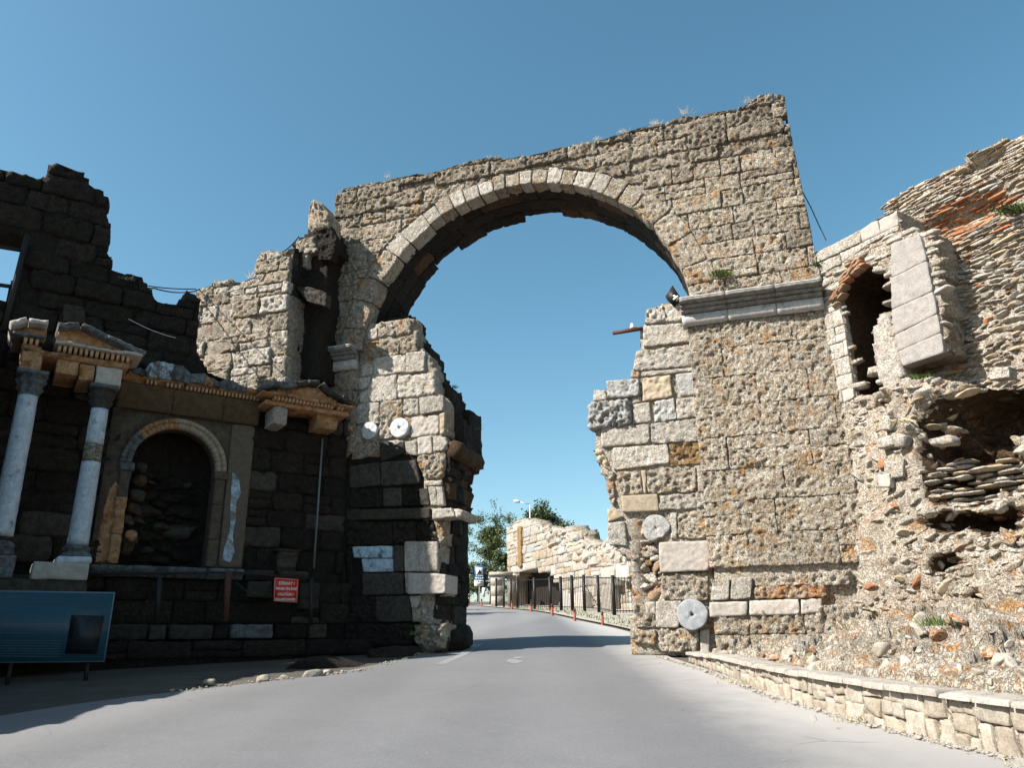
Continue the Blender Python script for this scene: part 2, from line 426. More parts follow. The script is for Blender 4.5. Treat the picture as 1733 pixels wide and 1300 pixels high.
def stone_mat(name, c1, c2, stain=(.45, .2, .07), st=.62, bump=.6, dist=.03, pit=1., var=.25, grime=None, gr=.55, rough=.9, spk=None):
    if spk is None: spk = max(0., min(1., (pit-.5)*1.2))
    mt, nt, b = nodes(name)
    g = nt.nodes.new('ShaderNodeNewGeometry'); pos = g.outputs['Position']
    oi = nt.nodes.new('ShaderNodeObjectInfo')
    big = noise(nt, pos, 1.4, 3); midn = noise(nt, pos, 7, 5, .65); fine = noise(nt, pos, 42, 4, .7)
    col = mixc(nt, ramp(nt, midn, [(.41, (0, 0, 0)), (.60, (1, 1, 1))]), c1, c2)
    sm = ramp(nt, noise(nt, pos, 2.3, 5, .7, .6), [(st, (0, 0, 0)), (st+.09, (1, 1, 1))])
    col = mixc(nt, sm, col, stain)
    if grime is not None:
        gm = ramp(nt, noise(nt, pos, 3.1, 6, .75), [(gr, (0, 0, 0)), (gr+.12, (1, 1, 1))]); col = mixc(nt, gm, col, grime)
    if spk > 0:
        s1 = ramp(nt, noise(nt, pos, 19, 4, .75, .4), [(.52, (0, 0, 0)), (.60, (spk,)*3)])
        patch = ramp(nt, noise(nt, pos, 1.9, 3, .6), [(.36, (.25,)*3), (.62, (1, 1, 1))])
        col = mixc(nt, math_(nt, 'MULTIPLY', s1, patch), col, tuple(c*.30 for c in c2))
    fv = ramp(nt, fine, [(.3, (.62,)*3), (.5, (.95,)*3), (.7, (1.15,)*3)]); col = mixc(nt, 1., col, fv, 'MULTIPLY')
    ov = ramp(nt, oi.outputs['Random'], [(0, (1-var,)*3), (1, (1+var*.6,)*3)]); col = mixc(nt, 1., col, ov, 'MULTIPLY')
    nt.links.new(col, b.inputs['Base Color']); b.inputs['Roughness'].default_value = rough
    vo = nt.nodes.new('ShaderNodeTexVoronoi'); vo.inputs['Scale'].default_value = 17
    dv = mixc(nt, .06, pos, nt.nodes.new('ShaderNodeTexNoise').outputs[1]) if False else pos
    nt.links.new(dv, vo.inputs['Vector'])
    pv = ramp(nt, noise(nt, pos, 24, 3, .65), [(.38, (0, 0, 0)), (.52, (1, 1, 1))])
    hgt = math_(nt, 'ADD', math_(nt, 'MULTIPLY', pv, .55*pit), math_(nt, 'ADD', math_(nt, 'MULTIPLY', fine, .55), math_(nt, 'MULTIPLY', noise(nt, pos, 110, 3, .6), .18)))
    bp = nt.nodes.new('ShaderNodeBump'); bp.inputs['Strength'].default_value = bump; bp.inputs['Distance'].default_value = dist
    nt.links.new(hgt, bp.inputs['Height']); nt.links.new(bp.outputs[0], b.inputs['Normal'])
    return mt
def plain(name, c, rough=.6, metal=0., var=.1, bump=.0, scale=14):
    mt, nt, b = nodes(name)
    tc = nt.nodes.new('ShaderNodeTexCoord'); n = noise(nt, tc.outputs['Object'], scale, 5, .65)
    col = mixc(nt, 1., c, ramp(nt, n, [(.3, (1-var,)*3), (.7, (1+var,)*3)]), 'MULTIPLY'); nt.links.new(col, b.inputs['Base Color'])
    b.inputs['Roughness'].default_value = rough; b.inputs['Metallic'].default_value = metal
    if bump:
        bp = nt.nodes.new('ShaderNodeBump'); bp.inputs['Strength'].default_value = bump; bp.inputs['Distance'].default_value = .01
        nt.links.new(n, bp.inputs['Height']); nt.links.new(bp.outputs[0], b.inputs['Normal'])
    return mt
M = {}
M['trav'] = stone_mat('travertine', (.60, .54, .445), (.42, .325, .22), (.52, .29, .12), .555, 1., .07, 1.4, .14, (.24, .19, .14), .60)
M['travdark'] = stone_mat('lichen_dark_travertine', (.41, .35, .27), (.24, .19, .135), (.40, .23, .09), .60, 1., .04, 1.4, .25, (.09, .075, .06), .56)
M['white'] = stone_mat('pale_limestone', (.55, .505, .44), (.41, .355, .285), (.45, .29, .15), .62, .9, .04, 1.1, .16, (.29, .25, .20), .62)
M['tan'] = stone_mat('tan_sandstone', (.42, .34, .24), (.33, .26, .18), (.38, .2, .08), .72, .4, .015, .6, .15)
M['pink'] = stone_mat('pinkish_limestone', (.42, .375, .325), (.36, .315, .27), (.36, .22, .12), .70, .35, .012, .5, .1)
M['grey'] = stone_mat('grey_limestone', (.42, .405, .375), (.34, .325, .30), (.30, .2, .1), .74, .7, .03, 1., .2, (.14, .13, .12), .62)
M['drum'] = stone_mat('blue_grey_marble', (.31, .315, .325), (.25, .255, .265), (.25, .25, .25), .9, .35, .01, .4, .05)
M['disc'] = stone_mat('white_marble_disc', (.56, .56, .55), (.50, .50, .49), (.4, .35, .3), .8, .25, .008, .3, .05)
M['rust'] = stone_mat('rusty_brown_travertine', (.34, .21, .09), (.22, .14, .07), (.42, .22, .06), .6, .9, .035, 1.3, .15)
M['core'] = stone_mat('mortar_rubble', (.46, .40, .32), (.32, .26, .20), (.40, .20, .08), .60, 1., .05, 1.4, .0, (.13, .10, .08), .60)
M['palecore'] = stone_mat('pale_mortar', (.58, .52, .43), (.43, .35, .26), (.46, .24, .10), .56, 1., .06, 1.3, .0, (.22, .17, .12), .60)
M['mortar'] = stone_mat('orange_mortar', (.40, .25, .15), (.33, .24, .17), (.42, .17, .07), .6, .8, .03, 1., .1)
M['cavity'] = stone_mat('rusty_shade_dark_rubble', (.12, .07, .035), (.07, .042, .022), (.20, .10, .04), .6, 1., .05, 1.3, .2)  # brown rubble, darkened further to paint in the shade of recesses
M['brick'] = stone_mat('red_brick_stone', (.42, .19, .09), (.33, .16, .09), (.5, .3, .18), .66, .7, .03, .8, .3)
M['dark'] = stone_mat('shade_dark_masonry', (.042, .031, .022), (.026, .019, .014), (.075, .042, .018), .64, 1., .05, 1.5, .35, (.10, .085, .06), .66)  # stone colour lowered so it carries the shade on the left
M['darkcore'] = stone_mat('shade_dark_core', (.035, .026, .019), (.022, .016, .012), (.05, .03, .015), .7, 1., .05, 1.5, .0)  # core stone darkened likewise, shade put into its colour
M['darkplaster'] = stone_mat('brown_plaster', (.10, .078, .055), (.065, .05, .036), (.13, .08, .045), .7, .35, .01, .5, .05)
M['marble'] = stone_mat('skylight_blue_marble', (.50, .54, .58), (.38, .42, .46), (.26, .17, .11), .66, .3, .01, .5, .06, (.17, .18, .19), .57, rough=.5)  # white marble with the blue of skylight put into its colour, plus grime
M['orange'] = stone_mat('orange_bounce_patina_marble', (.32, .15, .055), (.42, .26, .15), (.18, .065, .02), .58, .5, .02, .7, .15, (.06, .045, .03), .56)  # real orange patches plus bounced light painted into the pediment colour
M['oldgrey'] = stone_mat('weathered_grey_marble', (.17, .18, .18), (.09, .09, .088), (.22, .12, .06), .62, .7, .03, .9, .2, (.04, .037, .034), .54)
M['halfdark'] = stone_mat('shade_dark_block', (.062, .052, .040), (.036, .030, .024), (.08, .05, .03), .70, .6, .02, .8, .3, (.10, .10, .09), .66)  # block stone darkened for the shaded parts, shade in its colour
M['bluestain'] = stone_mat('blue_white_limewash', (.45, .55, .62), (.30, .38, .44), (.10, .10, .10), .58, .5, .015, .6, .1, (.07, .07, .07), .53)
M['rustmetal'] = plain('rusty_steel', (.09, .04, .028), .8, .2, .3, .4)
M['redpaint'] = plain('red_brown_paint', (.24, .05, .03), .55, 0, .2)
M['black'] = plain('black_painted_steel', (.018, .016, .015), .5, .3)
M['iron'] = plain('dark_steel', (.03, .028, .026), .6, .4)
M['cable'] = plain('black_rubber', (.015, .015, .016), .7)
M['signred'] = plain('red_sign_enamel', (.50, .035, .02), .4, 0, .05)
M['signwhite'] = plain('white_sign_paint', (.75, .72, .68), .5, 0, .05)
M['signblue'] = plain('blue_sign_paint', (.03, .14, .38), .4, 0, .05)
M['lampgrey'] = plain('galvanised_grey', (.55, .56, .56), .45, .3)
M['boardblue'] = plain('blue_print_panel', (.022, .07, .10), .22, 0, .06)
M['boardline'] = plain('grey_print', (.02, .055, .08), .3)
M['boardpic'] = plain('dark_print_photo', (.015, .018, .02), .3, 0, .5, 0, 3)
M['leaf'] = plain('olive_leaf', (.075, .10, .032), .6, 0, .45, 0, 1.2)
M['leafdark'] = plain('dark_leaf', (.035, .055, .022), .6, 0, .4, 0, 1.0)
M['leafpale'] = plain('pale_leaf', (.16, .17, .05), .6, 0, .35, 0, 1.5)
M['grass'] = plain('green_weed', (.08, .115, .03), .7, 0, .4, 0, 5)
M['drygrass'] = plain('dry_grass', (.36, .31, .2), .8, 0, .3, 0, 5)
M['bark'] = plain('bark', (.09, .065, .045), .9, 0, .3, .5, 6)
for k in ('leaf', 'leafdark', 'leafpale'):
    b = M[k].node_tree.nodes['Principled BSDF']
    b.inputs['Transmission Weight'].default_value = 0
def ground_mat(name, c1, c2, c3, road=False):
    mt, nt, b = nodes(name); g = nt.nodes.new('ShaderNodeNewGeometry'); pos = g.outputs['Position']
    big = noise(nt, pos, .35, 4, .55); md = noise(nt, pos, 2.2, 5, .6); fn = noise(nt, pos, 38, 6, .85); sp = noise(nt, pos, 85, 3, .7)
    col = mixc(nt, ramp(nt, big, [(.35, (0, 0, 0)), (.65, (1, 1, 1))]), c1, c2)
    col = mixc(nt, ramp(nt, md, [(.45, (0, 0, 0)), (.75, (.5,)*3)]), col, c3)
    col = mixc(nt, 1., col, ramp(nt, fn, [(.3, (.70,)*3), (.7, (1.26,)*3)]), 'MULTIPLY')
    col = mixc(nt, 1., col, ramp(nt, sp, [(.28, (.62,)*3), (.42, (1.,)*3), (.68, (1.,)*3), (.78, (1.25,)*3)]), 'MULTIPLY')
    if road:      # pale dust lying along the right-hand verge, darker worn wheel tracks
        sx = nt.nodes.new('ShaderNodeSeparateXYZ'); nt.links.new(pos, sx.inputs[0])
        e = math_(nt, 'ADD', sx.outputs[0], math_(nt, 'MULTIPLY', md, 1.0))
        dust = ramp(nt, math_(nt, 'MULTIPLY', math_(nt, 'SUBTRACT', e, 2.6), .55), [(0, (0, 0, 0)), (.75, (.85,)*3)])
        far = ramp(nt, math_(nt, 'MULTIPLY', sx.outputs[1], .1), [(.2, (0, 0, 0)), (1, (1, 1, 1))])
        col = mixc(nt, math_(nt, 'MULTIPLY', dust, far), col, (.40, .375, .345))
        el = math_(nt, 'ADD', math_(nt, 'MULTIPLY', sx.outputs[0], -1.), math_(nt, 'MULTIPLY', md, .8))
        e2 = math_(nt, 'SUBTRACT', el, math_(nt, 'ADD', 6.6, math_(nt, 'MULTIPLY', sx.outputs[1], -.19)))
        col = mixc(nt, ramp(nt, math_(nt, 'MULTIPLY', e2, .8), [(0, (0, 0, 0)), (.8, (.25,)*3)]), col, (.28, .27, .25))
        w = nt.nodes.new('ShaderNodeTexWave'); w.inputs['Scale'].default_value = .16; w.inputs['Distortion'].default_value = 1.2; w.inputs['Detail'].default_value = 1
        w.inputs['Phase Offset'].default_value = 1.4
        nt.links.new(pos, w.inputs['Vector']); col = mixc(nt, 1., col, ramp(nt, w.outputs[1], [(0, (.95,)*3), (1, (1.03,)*3)]), 'MULTIPLY')
        nz = nt.nodes.new('ShaderNodeTexNoise'); nz.inputs['Scale'].default_value = 1.3; nz.inputs['Detail'].default_value = 5; nt.links.new(pos, nz.inputs['Vector'])
        wp = mixc(nt, .22, pos, nz.outputs['Color'])
        vo = nt.nodes.new('ShaderNodeTexVoronoi'); vo.feature = 'DISTANCE_TO_EDGE'; vo.inputs['Scale'].default_value = .42; nt.links.new(wp, vo.inputs['Vector'])
        crk = ramp(nt, vo.outputs['Distance'], [(0, (.8,)*3), (.006, (0, 0, 0))]); msk = ramp(nt, noise(nt, pos, .5, 3), [(.5, (0, 0, 0)), (.62, (1, 1, 1))])
        col = mixc(nt, math_(nt, 'MULTIPLY', crk, msk), col, (.09, .09, .09))
        oil = ramp(nt, noise(nt, pos, 4.5, 3, .7), [(.70, (0, 0, 0)), (.74, (.6,)*3)]); col = mixc(nt, oil, col, (.10, .10, .105))
        pale = ramp(nt, noise(nt, pos, 6.5, 6, .8), [(.60, (0, 0, 0)), (.70, (.45,)*3)]); col = mixc(nt, pale, col, (.27, .265, .255))
    nt.links.new(col, b.inputs['Base Color']); b.inputs['Roughness'].default_value = .88
    bp = nt.nodes.new('ShaderNodeBump'); bp.inputs['Strength'].default_value = .8 if road else .9; bp.inputs['Distance'].default_value = .006 if road else .04
    nt.links.new(mixc(nt, .5, fn, md) if not road else fn, bp.inputs['Height']); nt.links.new(bp.outputs[0], b.inputs['Normal'])
    return mt
M['asphalt'] = ground_mat('worn_asphalt', (.142, .141, .144), (.160, .158, .159), (.128, .128, .131), True)
M['dirt'] = ground_mat('stony_dirt', (.11, .095, .075), (.07, .06, .05), (.16, .14, .11))
M['verge'] = ground_mat('pale_verge', (.40, .36, .30), (.33, .29, .23), (.20, .18, .11))
M['paint'] = plain('worn_road_paint', (.21, .21, .215), .8, 0, .2, 0, 6)

# ------------------------------------------------------------------ the planes the ruins stand on
A = Plane((-5.2, 21.), (math.cos(R_(18)), -math.sin(R_(18))))         # front of the gate
L = Plane((-11.17, 16.32), (.83, .56))                                # fountain wall on the left
_o = A.F(13.4, 0, 0); RW = Plane(_o, (.536, -.844))                   # wall running towards us on the right

# ------------------------------------------------------------------ ground
def terrain(name, poly, lift, mat, cell, kind='structure', rough=0.):
    P = np.array(poly, float); a0, b0 = P.min(0); a1, b1 = P.max(0)
    nu = int((a1-a0)/cell)+1; nv = int((b1-b0)/cell)+1
    gu, gv = np.meshgrid(a0+np.arange(nu+1)*cell, b0+np.arange(nv+1)*cell)
    ci, cj = gu[:-1, :-1]+cell/2, gv[:-1, :-1]+cell/2; c = inpoly(poly, ci, cj)
    z = SLOPE*np.minimum(gv, 110)+lift
    Pn = np.stack([gu.ravel(), gv.ravel(), 0*gu.ravel()], 1)
    if rough: z = z+rough*fbm(Pn, .9, 3).reshape(z.shape)
    idx = np.arange((nu+1)*(nv+1)).reshape(nv+1, nu+1)
    Q = np.stack([idx[:-1, :-1][c], idx[:-1, 1:][c], idx[1:, 1:][c], idx[1:, :-1][c]], 1)
    V = np.stack([gu.ravel(), gv.ravel(), z.ravel()], 1)
    used = np.unique(Q); mp = np.zeros(len(V), int); mp[used] = np.arange(len(used))
    return mk(name, V[used], mp[Q], None, mat, None, True, kind)
gV = []; ys = [-400, 0, 110, 900]
for y in ys: gV += [(-900, y, SLOPE*min(y, 110)-.03), (900, y, SLOPE*min(y, 110)-.03)]
mk('ground', gV, [(0, 1, 3, 2), (2, 3, 5, 4), (4, 5, 7, 6)], None, M['dirt'], None, False, 'structure')
def smooth_line(P, n=6):
    P = [np.array(p, float) for p in P]; out = []
    for i in range(len(P)-1):
        p0, p1, p2, p3 = P[max(i-1, 0)], P[i], P[i+1], P[min(i+2, len(P)-1)]
        for k in range(n):
            t = k/n; out.append(.5*((2*p1)+(-p0+p2)*t+(2*p0-5*p1+4*p2-p3)*t*t+(-p0+3*p1-3*p2+p3)*t**3))
    out.append(P[-1]); return out
left = smooth_line([(-8.2, -6), (-8.0, 4), (-7.2, 8.5), (-6.3, 11.6), (-4.9, 13.6), (-3.5, 15.6), (-2.6, 18.6), (-2.2, 21), (-2.4, 26), (-3.3, 34), (-5.5, 46), (-9, 62), (-14, 78), (-22, 95)])
right = smooth_line([(5.6, -6), (5.3, 4), (4.55, 7.3), (4.05, 9.3), (3.72, 11.9), (3.7, 14.5), (3.5, 17.6), (3.5, 19), (3.85, 22), (4.1, 28), (3.75, 33.7), (3.1, 40.4), (2.3, 50), (1.1, 59), (-1.1, 68), (-4.5, 82), (-10, 98)])
V = []; nA = 14
for i in range(len(left)):
    a = left[i]; b = right[min(int(round(i*(len(right)-1)/(len(left)-1))), len(right)-1)]
    for k in range(nA+1):
        p = a+(b-a)*k/nA; V.append((p[0], p[1], gz(p[1])+.006+.03*math.sin(math.pi*k/nA)))
mk('road', V, gridmesh(nA, len(left)-1), None, M['asphalt'], None, True, 'structure')
vr = smooth_line([(3.9, 20), (4.2, 24), (4.3, 28), (3.95, 33.7), (3.3, 40.4), (2.5, 50), (1.3, 59), (-.9, 68), (-4.3, 82)], 4)
V = []
for p in vr:
    for k in range(5): V.append((p[0]+k*2.2+.05, p[1]+k*.6, gz(p[1])+.05+(.03*k)))
mk('verge', V, gridmesh(4, len(vr)-1), None, M['verge'], None, True, 'structure')
# road paint: the worn dash on the left lane edge and the worn letters
def at_ground(x, y):
    d = FWD+CR*(x-PW/2)/FPX-CU*(y-PH/2)/FPX; t = (-CAM[2])/(d[2]-SLOPE*d[1]); p = CAM+d*t; return p
V = []; 
for (x, y, x2, y2) in ((737, 1127, 752, 1127), (775, 1111, 790, 1111), (800, 1092, 817, 1092)):
    for q in ((x, y), (x2, y2)):
        p = at_ground(*q); V.append((p[0], p[1], p[2]+.03))
mk('road_marking', V, [(0, 1, 3, 2), (2, 3, 5, 4)], None, M['paint'], None, False, 'structure')
mb = MB()
for (cx, cy, s) in ((866, 1122, 1), (876, 1117, .8), (871, 1125, .7), (880, 1123, .6)):
    p = at_ground(cx, cy); n = 9; vv = [(p[0]+s*.17*math.cos(6.28*i/n)*random.uniform(.6, 1.2), p[1]+s*.45*math.sin(6.28*i/n)*random.uniform(.6, 1.2), 0) for i in range(n)]
    vv = [(a, b, SLOPE*b+.041+.0005*s) for a, b, _ in vv]; vv.append((p[0], p[1], SLOPE*p[1]+.041+.0005*s))
    mb.add(vv, None, [(n, i, (i+1) % n) for i in range(n)])
mb.build('road_marking', M['paint'], None, kind='structure')

# ------------------------------------------------------------------ THE GATE
CU_, CVv, RIN, DEP = 5.57, 9.28, 4.70, 2.0
gate = thing('stone_arch_gate', 'tall ancient stone arch spanning the road with dry grass along its top', 'arch gate', tuple(A.F(6.5, 1.2, -1.)))
def arc(r, a0, a1, n, cu=CU_, cv=CVv): return [(cu+r*math.cos(a0+(a1-a0)*i/n), cv+r*math.sin(a0+(a1-a0)*i/n)) for i in range(n+1)]
def rout(th):                          # outer edge of the arch ring: thin at the crown, deeper at the haunches
    x = abs(math.cos(th)); return RIN+.44+.30*x**1.5
topline = A.pts([(1327, 160), (1300, 158), (1276, 166), (1262, 178), (1215, 190), (1150, 196), (1110, 212), (1062, 222), (1020, 238), (1000, 237), (955, 248), (905, 260), (880, 266), (851, 270), (845, 264), (800, 272), (752, 284), (745, 288), (690, 298), (655, 304), (610, 312), (568, 322)])
ringout = [(CU_+rout(t)*math.cos(t), CVv+rout(t)*math.sin(t)) for t in np.linspace(math.pi-.03, .04, 40)]
sp_out = [(13.36, 9.52), (13.3, 11.2), (13.2, 13.2)]+topline+[(-.3, 13), (-.1, 11.6), (-.05, 9.5)]+[(ringout[0][0], 9.52)]+ringout[1:-1]+[(ringout[-1][0], 9.52)]
hs_ = (.42, .60)
made = courses(sp_out, A.F, hs_, (.5, 1.35), [(M['trav'], 5), (M['travdark'], 1.6)], gate, v0=9.56, rough=.026, pit=.055, gap=.014, prot=(-.02, .04), res=.032, er=.02, avoid=lambda u, v: v > 13.6)
made = courses(sp_out, A.F, (.36, .5), (.7, 1.9), [(M['travdark'], 6), (M['trav'], 1)], gate, v0=13.62, rough=.05, pit=.07, gap=.014, prot=(-.05, .07), res=.04, er=.04, avoid=lambda u, v: v < 13.6)
# arch ring
th = math.pi-.045; k = 0
while th > .05:
    L_ = random.uniform(.36, .52) if .9 < th < 2.3 else random.uniform(.5, .95)
    dt = L_/RIN; t2 = max(th-dt, .045); g = .014/RIN
    if t2-.045 < .06: t2 = .045
    ro = rout((th+t2)/2)+random.uniform(-.09, .04)
    rr = RIN+random.uniform(-.015, .012)
    q = [(CU_+r*math.cos(t), CVv+r*math.sin(t)) for r, t in ((rr, th-g), (rr, t2+g), (ro, t2+g), (ro, th-g))]
    mid = (th+t2)/2; pale = .75 < mid < 2.45
    stone(q, A.F, prot=random.uniform(-.012, .022), depth=.5, rough=.016 if pale else .026, pit=.02 if pale else .05, res=.036, mat=pick([(M['white'], 3), (M['trav'], 2)]) if pale else M['trav'], parent=gate, name='voussoir', jit=.01, er=.018)
    if th < 1.9 and False: pass
    th = t2
M['soffit'] = stone_mat('rusty_shade_dark_stone', (.10, .055, .026), (.06, .035, .018), (.16, .07, .025), .6, .8, .03, 1.2, .3)  # rusty stone with the shade under the arch put into its colour
# soffit stones: u = angle from the left springing, v = depth back from the front
def SF(u, v, w):
    u = np.asarray(u, float); t = math.pi-u/RIN; r = RIN-np.asarray(w, float)
    return A.F(CU_+r*np.cos(t), CVv+r*np.sin(t), -np.asarray(v, float))
LA = math.pi*RIN; d = .42; row = 0
edges = [.42, .95, 1.45, 1.98]
for a, b in zip(edges[:-1], edges[1:]):
    u = .2
    while u < LA-.25:
        l = random.uniform(.55, 1.25); e = b+(random.uniform(-.04, .08) if b > 1.9 else 0)
        e = e-.22 if (b > 1.9 and random.random() < .08) else e
        stone([(u+.004, a+.004), (min(u+l, LA)-.004, a+.004), (min(u+l, LA)-.004, e-.004), (u+.004, e-.004)], SF, er=.008, jit=.004, prot=random.uniform(-.01, .012), depth=.35, rough=.02, pit=.02, res=.11, mat=pick([(M['dark'], 5), (M['soffit'], 1)]), parent=gate, name='soffit_stone')  # underside shade is deepened by the dark stone colours
        u += l
core_o = [(13.27, 9.5), (13.1, 13.2)]+[(u, v-.09) for u, v in topline[1:-1]]+[(-.2, 14.9), (-.1, 13), (.05, 9.5)]+[(CU_-RIN-.2, 9.5)]+arc(RIN+.2, math.pi, 0, 40)+[(CU_+RIN+.2, 9.5)]
sheet(core_o, lambda u, v, w: A.F(u, v, np.asarray(w)-.06), .12, 1.87, M['core'], gate, rough=.03)
# right pilaster
M['rustpale'] = stone_mat('rust_streaked_travertine', (.50, .40, .30), (.42, .26, .15), (.46, .17, .05), .52, 1., .04, 1.2, .1)
pil = [(10.12, 1.0), (13.5, 1.0), (13.42, 5), (13.3, 8.93), (10.12, 8.93)]
def pface(uv):
    u, v = uv[..., 0], uv[..., 1]
    P3 = np.stack([u.ravel(), v.ravel(), 0*u.ravel()], 1)
    f = -.10*np.clip(fbm(P3, .8, 3, 77)-.05, 0, 1).reshape(u.shape)
    f = f-.13*np.exp(-(((u-11.35)/.42)**2+((v-5.15)/.16)**2))
    return f
courses(pil, A.F, (.72, .84), (1.0, 2.0), [(M['trav'], 6)], gate, v0=3.0, rough=.026, pit=.055, gap=.005, prot=(-.008, .008), er=.008, res=.031, jit=.006, face=pface, name='pilaster_stone', avoid=lambda u, v: v < 3.0)
courses(pil, A.F, (.5, .7), (.9, 1.8), [(M['trav'], 3), (M['travdark'], 2)], gate, v0=.95, rough=.05, pit=.05, gap=.006, prot=(-.015, .015), er=.02, res=.04, name='pilaster_stone', avoid=lambda u, v: v > 1.95)
def quads(pl, w, Ls, parent, kw=None, name='stone', sc_=1., ox=0., oy=0.):
    for q, mat, k in Ls:
        P = [pl.at(ox+x/sc_, oy+y/sc_, w) for x, y in q]
        P = [P[3], P[2], P[1], P[0]] if len(P) == 4 else P[::-1]
        a = dict(depth=.3, rough=.016, pit=.018, er=.016, jit=.0, res=.036); a.update(kw or {}); a.update(k)
        pr = a.pop('prot', 0.)+random.uniform(-.01, .02)
        stone(P, lambda u, v, ww: pl.F(u, v, np.asarray(ww)+w), prot=pr, mat=M[mat], parent=parent, name=name, **a)
S0 = dict(rough=.012, pit=.006); RGH = dict(rough=.05, pit=.06)
quads(A, .03, [
    ([(1206, 981), (1235, 979), (1233, 1015), (1202, 1017)], 'white', {}),
    ([(1238, 979), (1274, 977), (1270, 1013), (1236, 1015)], 'white', {}),
    ([(1200, 1020), (1265, 1018), (1264, 1042), (1201, 1045)], 'pink', S0),
    ([(1268, 1017), (1352, 1014), (1353, 1040), (1268, 1042)], 'pink', S0),
    ([(1355, 1014), (1392, 1012), (1392, 1036), (1356, 1040)], 'pink', S0),
    ([(1278, 977), (1440, 965), (1440, 990), (1278, 992)], 'palecore', RGH),
    ([(1278, 992), (1400, 990), (1400, 1012), (1276, 1014)], 'rustpale', RGH),
], gate, name='pilaster_stone')
sheet([(10.2, .9), (13.4, .9), (13.3, 9), (10.2, 9)], lambda u, v, w: A.F(u, v, np.asarray(w)-.12), .14, 2.0, M['palecore'], gate, rough=.03)
# left pilaster
courses([(-.6, 1), (.80, 1), (.80, 8.93), (-.4, 8.93)], A.F, (.5, .8), (.8, 1.6), [(M['trav'], 4), (M['travdark'], 2)], gate, v0=6.5, rough=.05, pit=.06, gap=.01, res=.06, er=.03, name='pilaster_stone')
sheet([(-.6, 6.4), (.74, 6.4), (.74, 9), (-.4, 9)], lambda u, v, w: A.F(u, v, np.asarray(w)-.12), .16, 1.9, M['core'], gate, rough=.03)
sheet([(-.6, .9), (.74, .9), (.74, 6.45), (-.4, 6.45)], lambda u, v, w: A.F(u, v, np.asarray(w)-.12), .16, 1.9, M['dark'], gate, rough=.03)  # lower half dark: shadow on the pilaster put into the stone colour
# impost cornices: a moulded profile drawn along the wall in pieces
PROF = [(-.2, 8.93), (.10, 8.93), (.12, 9.19), (.05, 9.20), (.06, 9.235), (.20, 9.25), (.22, 9.29), (.13, 9.30), (.14, 9.33), (.29, 9.35), (.30, 9.385), (.20, 9.395), (.21, 9.42), (.42, 9.45), (.43, 9.52), (-.2, 9.54)]
def moulding(pl, prof, u0, u1, mat, parent, name, step=.09, rough=.008, endret=0.):
    n = max(2, int((u1-u0)/step)); us = np.linspace(u0, u1, n+1)
    pr = np.array(prof); k = len(pr); U = np.repeat(us, k); W = np.tile(pr[:, 0], n+1); Vv = np.tile(pr[:, 1], n+1)
    P = pl.F(U, Vv, W); P = P+rough*np.stack([fbm(P, 6, 2, 61), fbm(P, 6, 2, 62), fbm(P, 6, 2, 63)], 1)
    i, j = np.meshgrid(np.arange(n), np.arange(k)); i = i.ravel(); j = j.ravel(); j2 = (j+1) % k
    Q = np.stack([i*k+j, (i+1)*k+j, (i+1)*k+j2, i*k+j2], 1)
    T = []
    c0 = len(P); P = np.concatenate([P, P[:k].mean(0)[None], P[-k:].mean(0)[None]])
    T = [(c0, (q+1) % k, q) for q in range(k)]+[(c0+1, n*k+q, n*k+(q+1) % k) for q in range(k)]
    T = [t[::-1] for t in T]; Q = Q[:, ::-1]
    return mk(name, P, Q[:, ::-1], T, mat, parent)
M['cornice'] = stone_mat('streaked_grey_cornice', (.46, .44, .41), (.36, .34, .315), (.17, .155, .14), .60, .5, .02, .6, .06, (.10, .095, .09), .58)
cuts = [10.0, 11.12, 12.27, 13.33]
M['cornicedark'] = stone_mat('black_crusted_cornice', (.24, .225, .20), (.15, .14, .125), (.36, .34, .31), .60, .5, .02, .6, .06)
PLOW = PROF[:3]+[(-.2, 9.195)]; PUP = [(-.2, 9.197)]+PROF[3:]
for a, b in list(zip(cuts[:-1], cuts[1:]))+[(-.10, .80)]:
    moulding(A, PLOW, a+.004, b-.004, M['cornice'], gate, 'impost_fascia'); moulding(A, PUP, a+.004, b-.004, M['cornicedark'], gate, 'impost_moulding')
    moulding(A, [(-.2, 9.542), (.43, 9.522), (.435, 9.56), (-.2, 9.58)], a+.004, b-.004, M['cornice'], gate, 'impost_fillet')

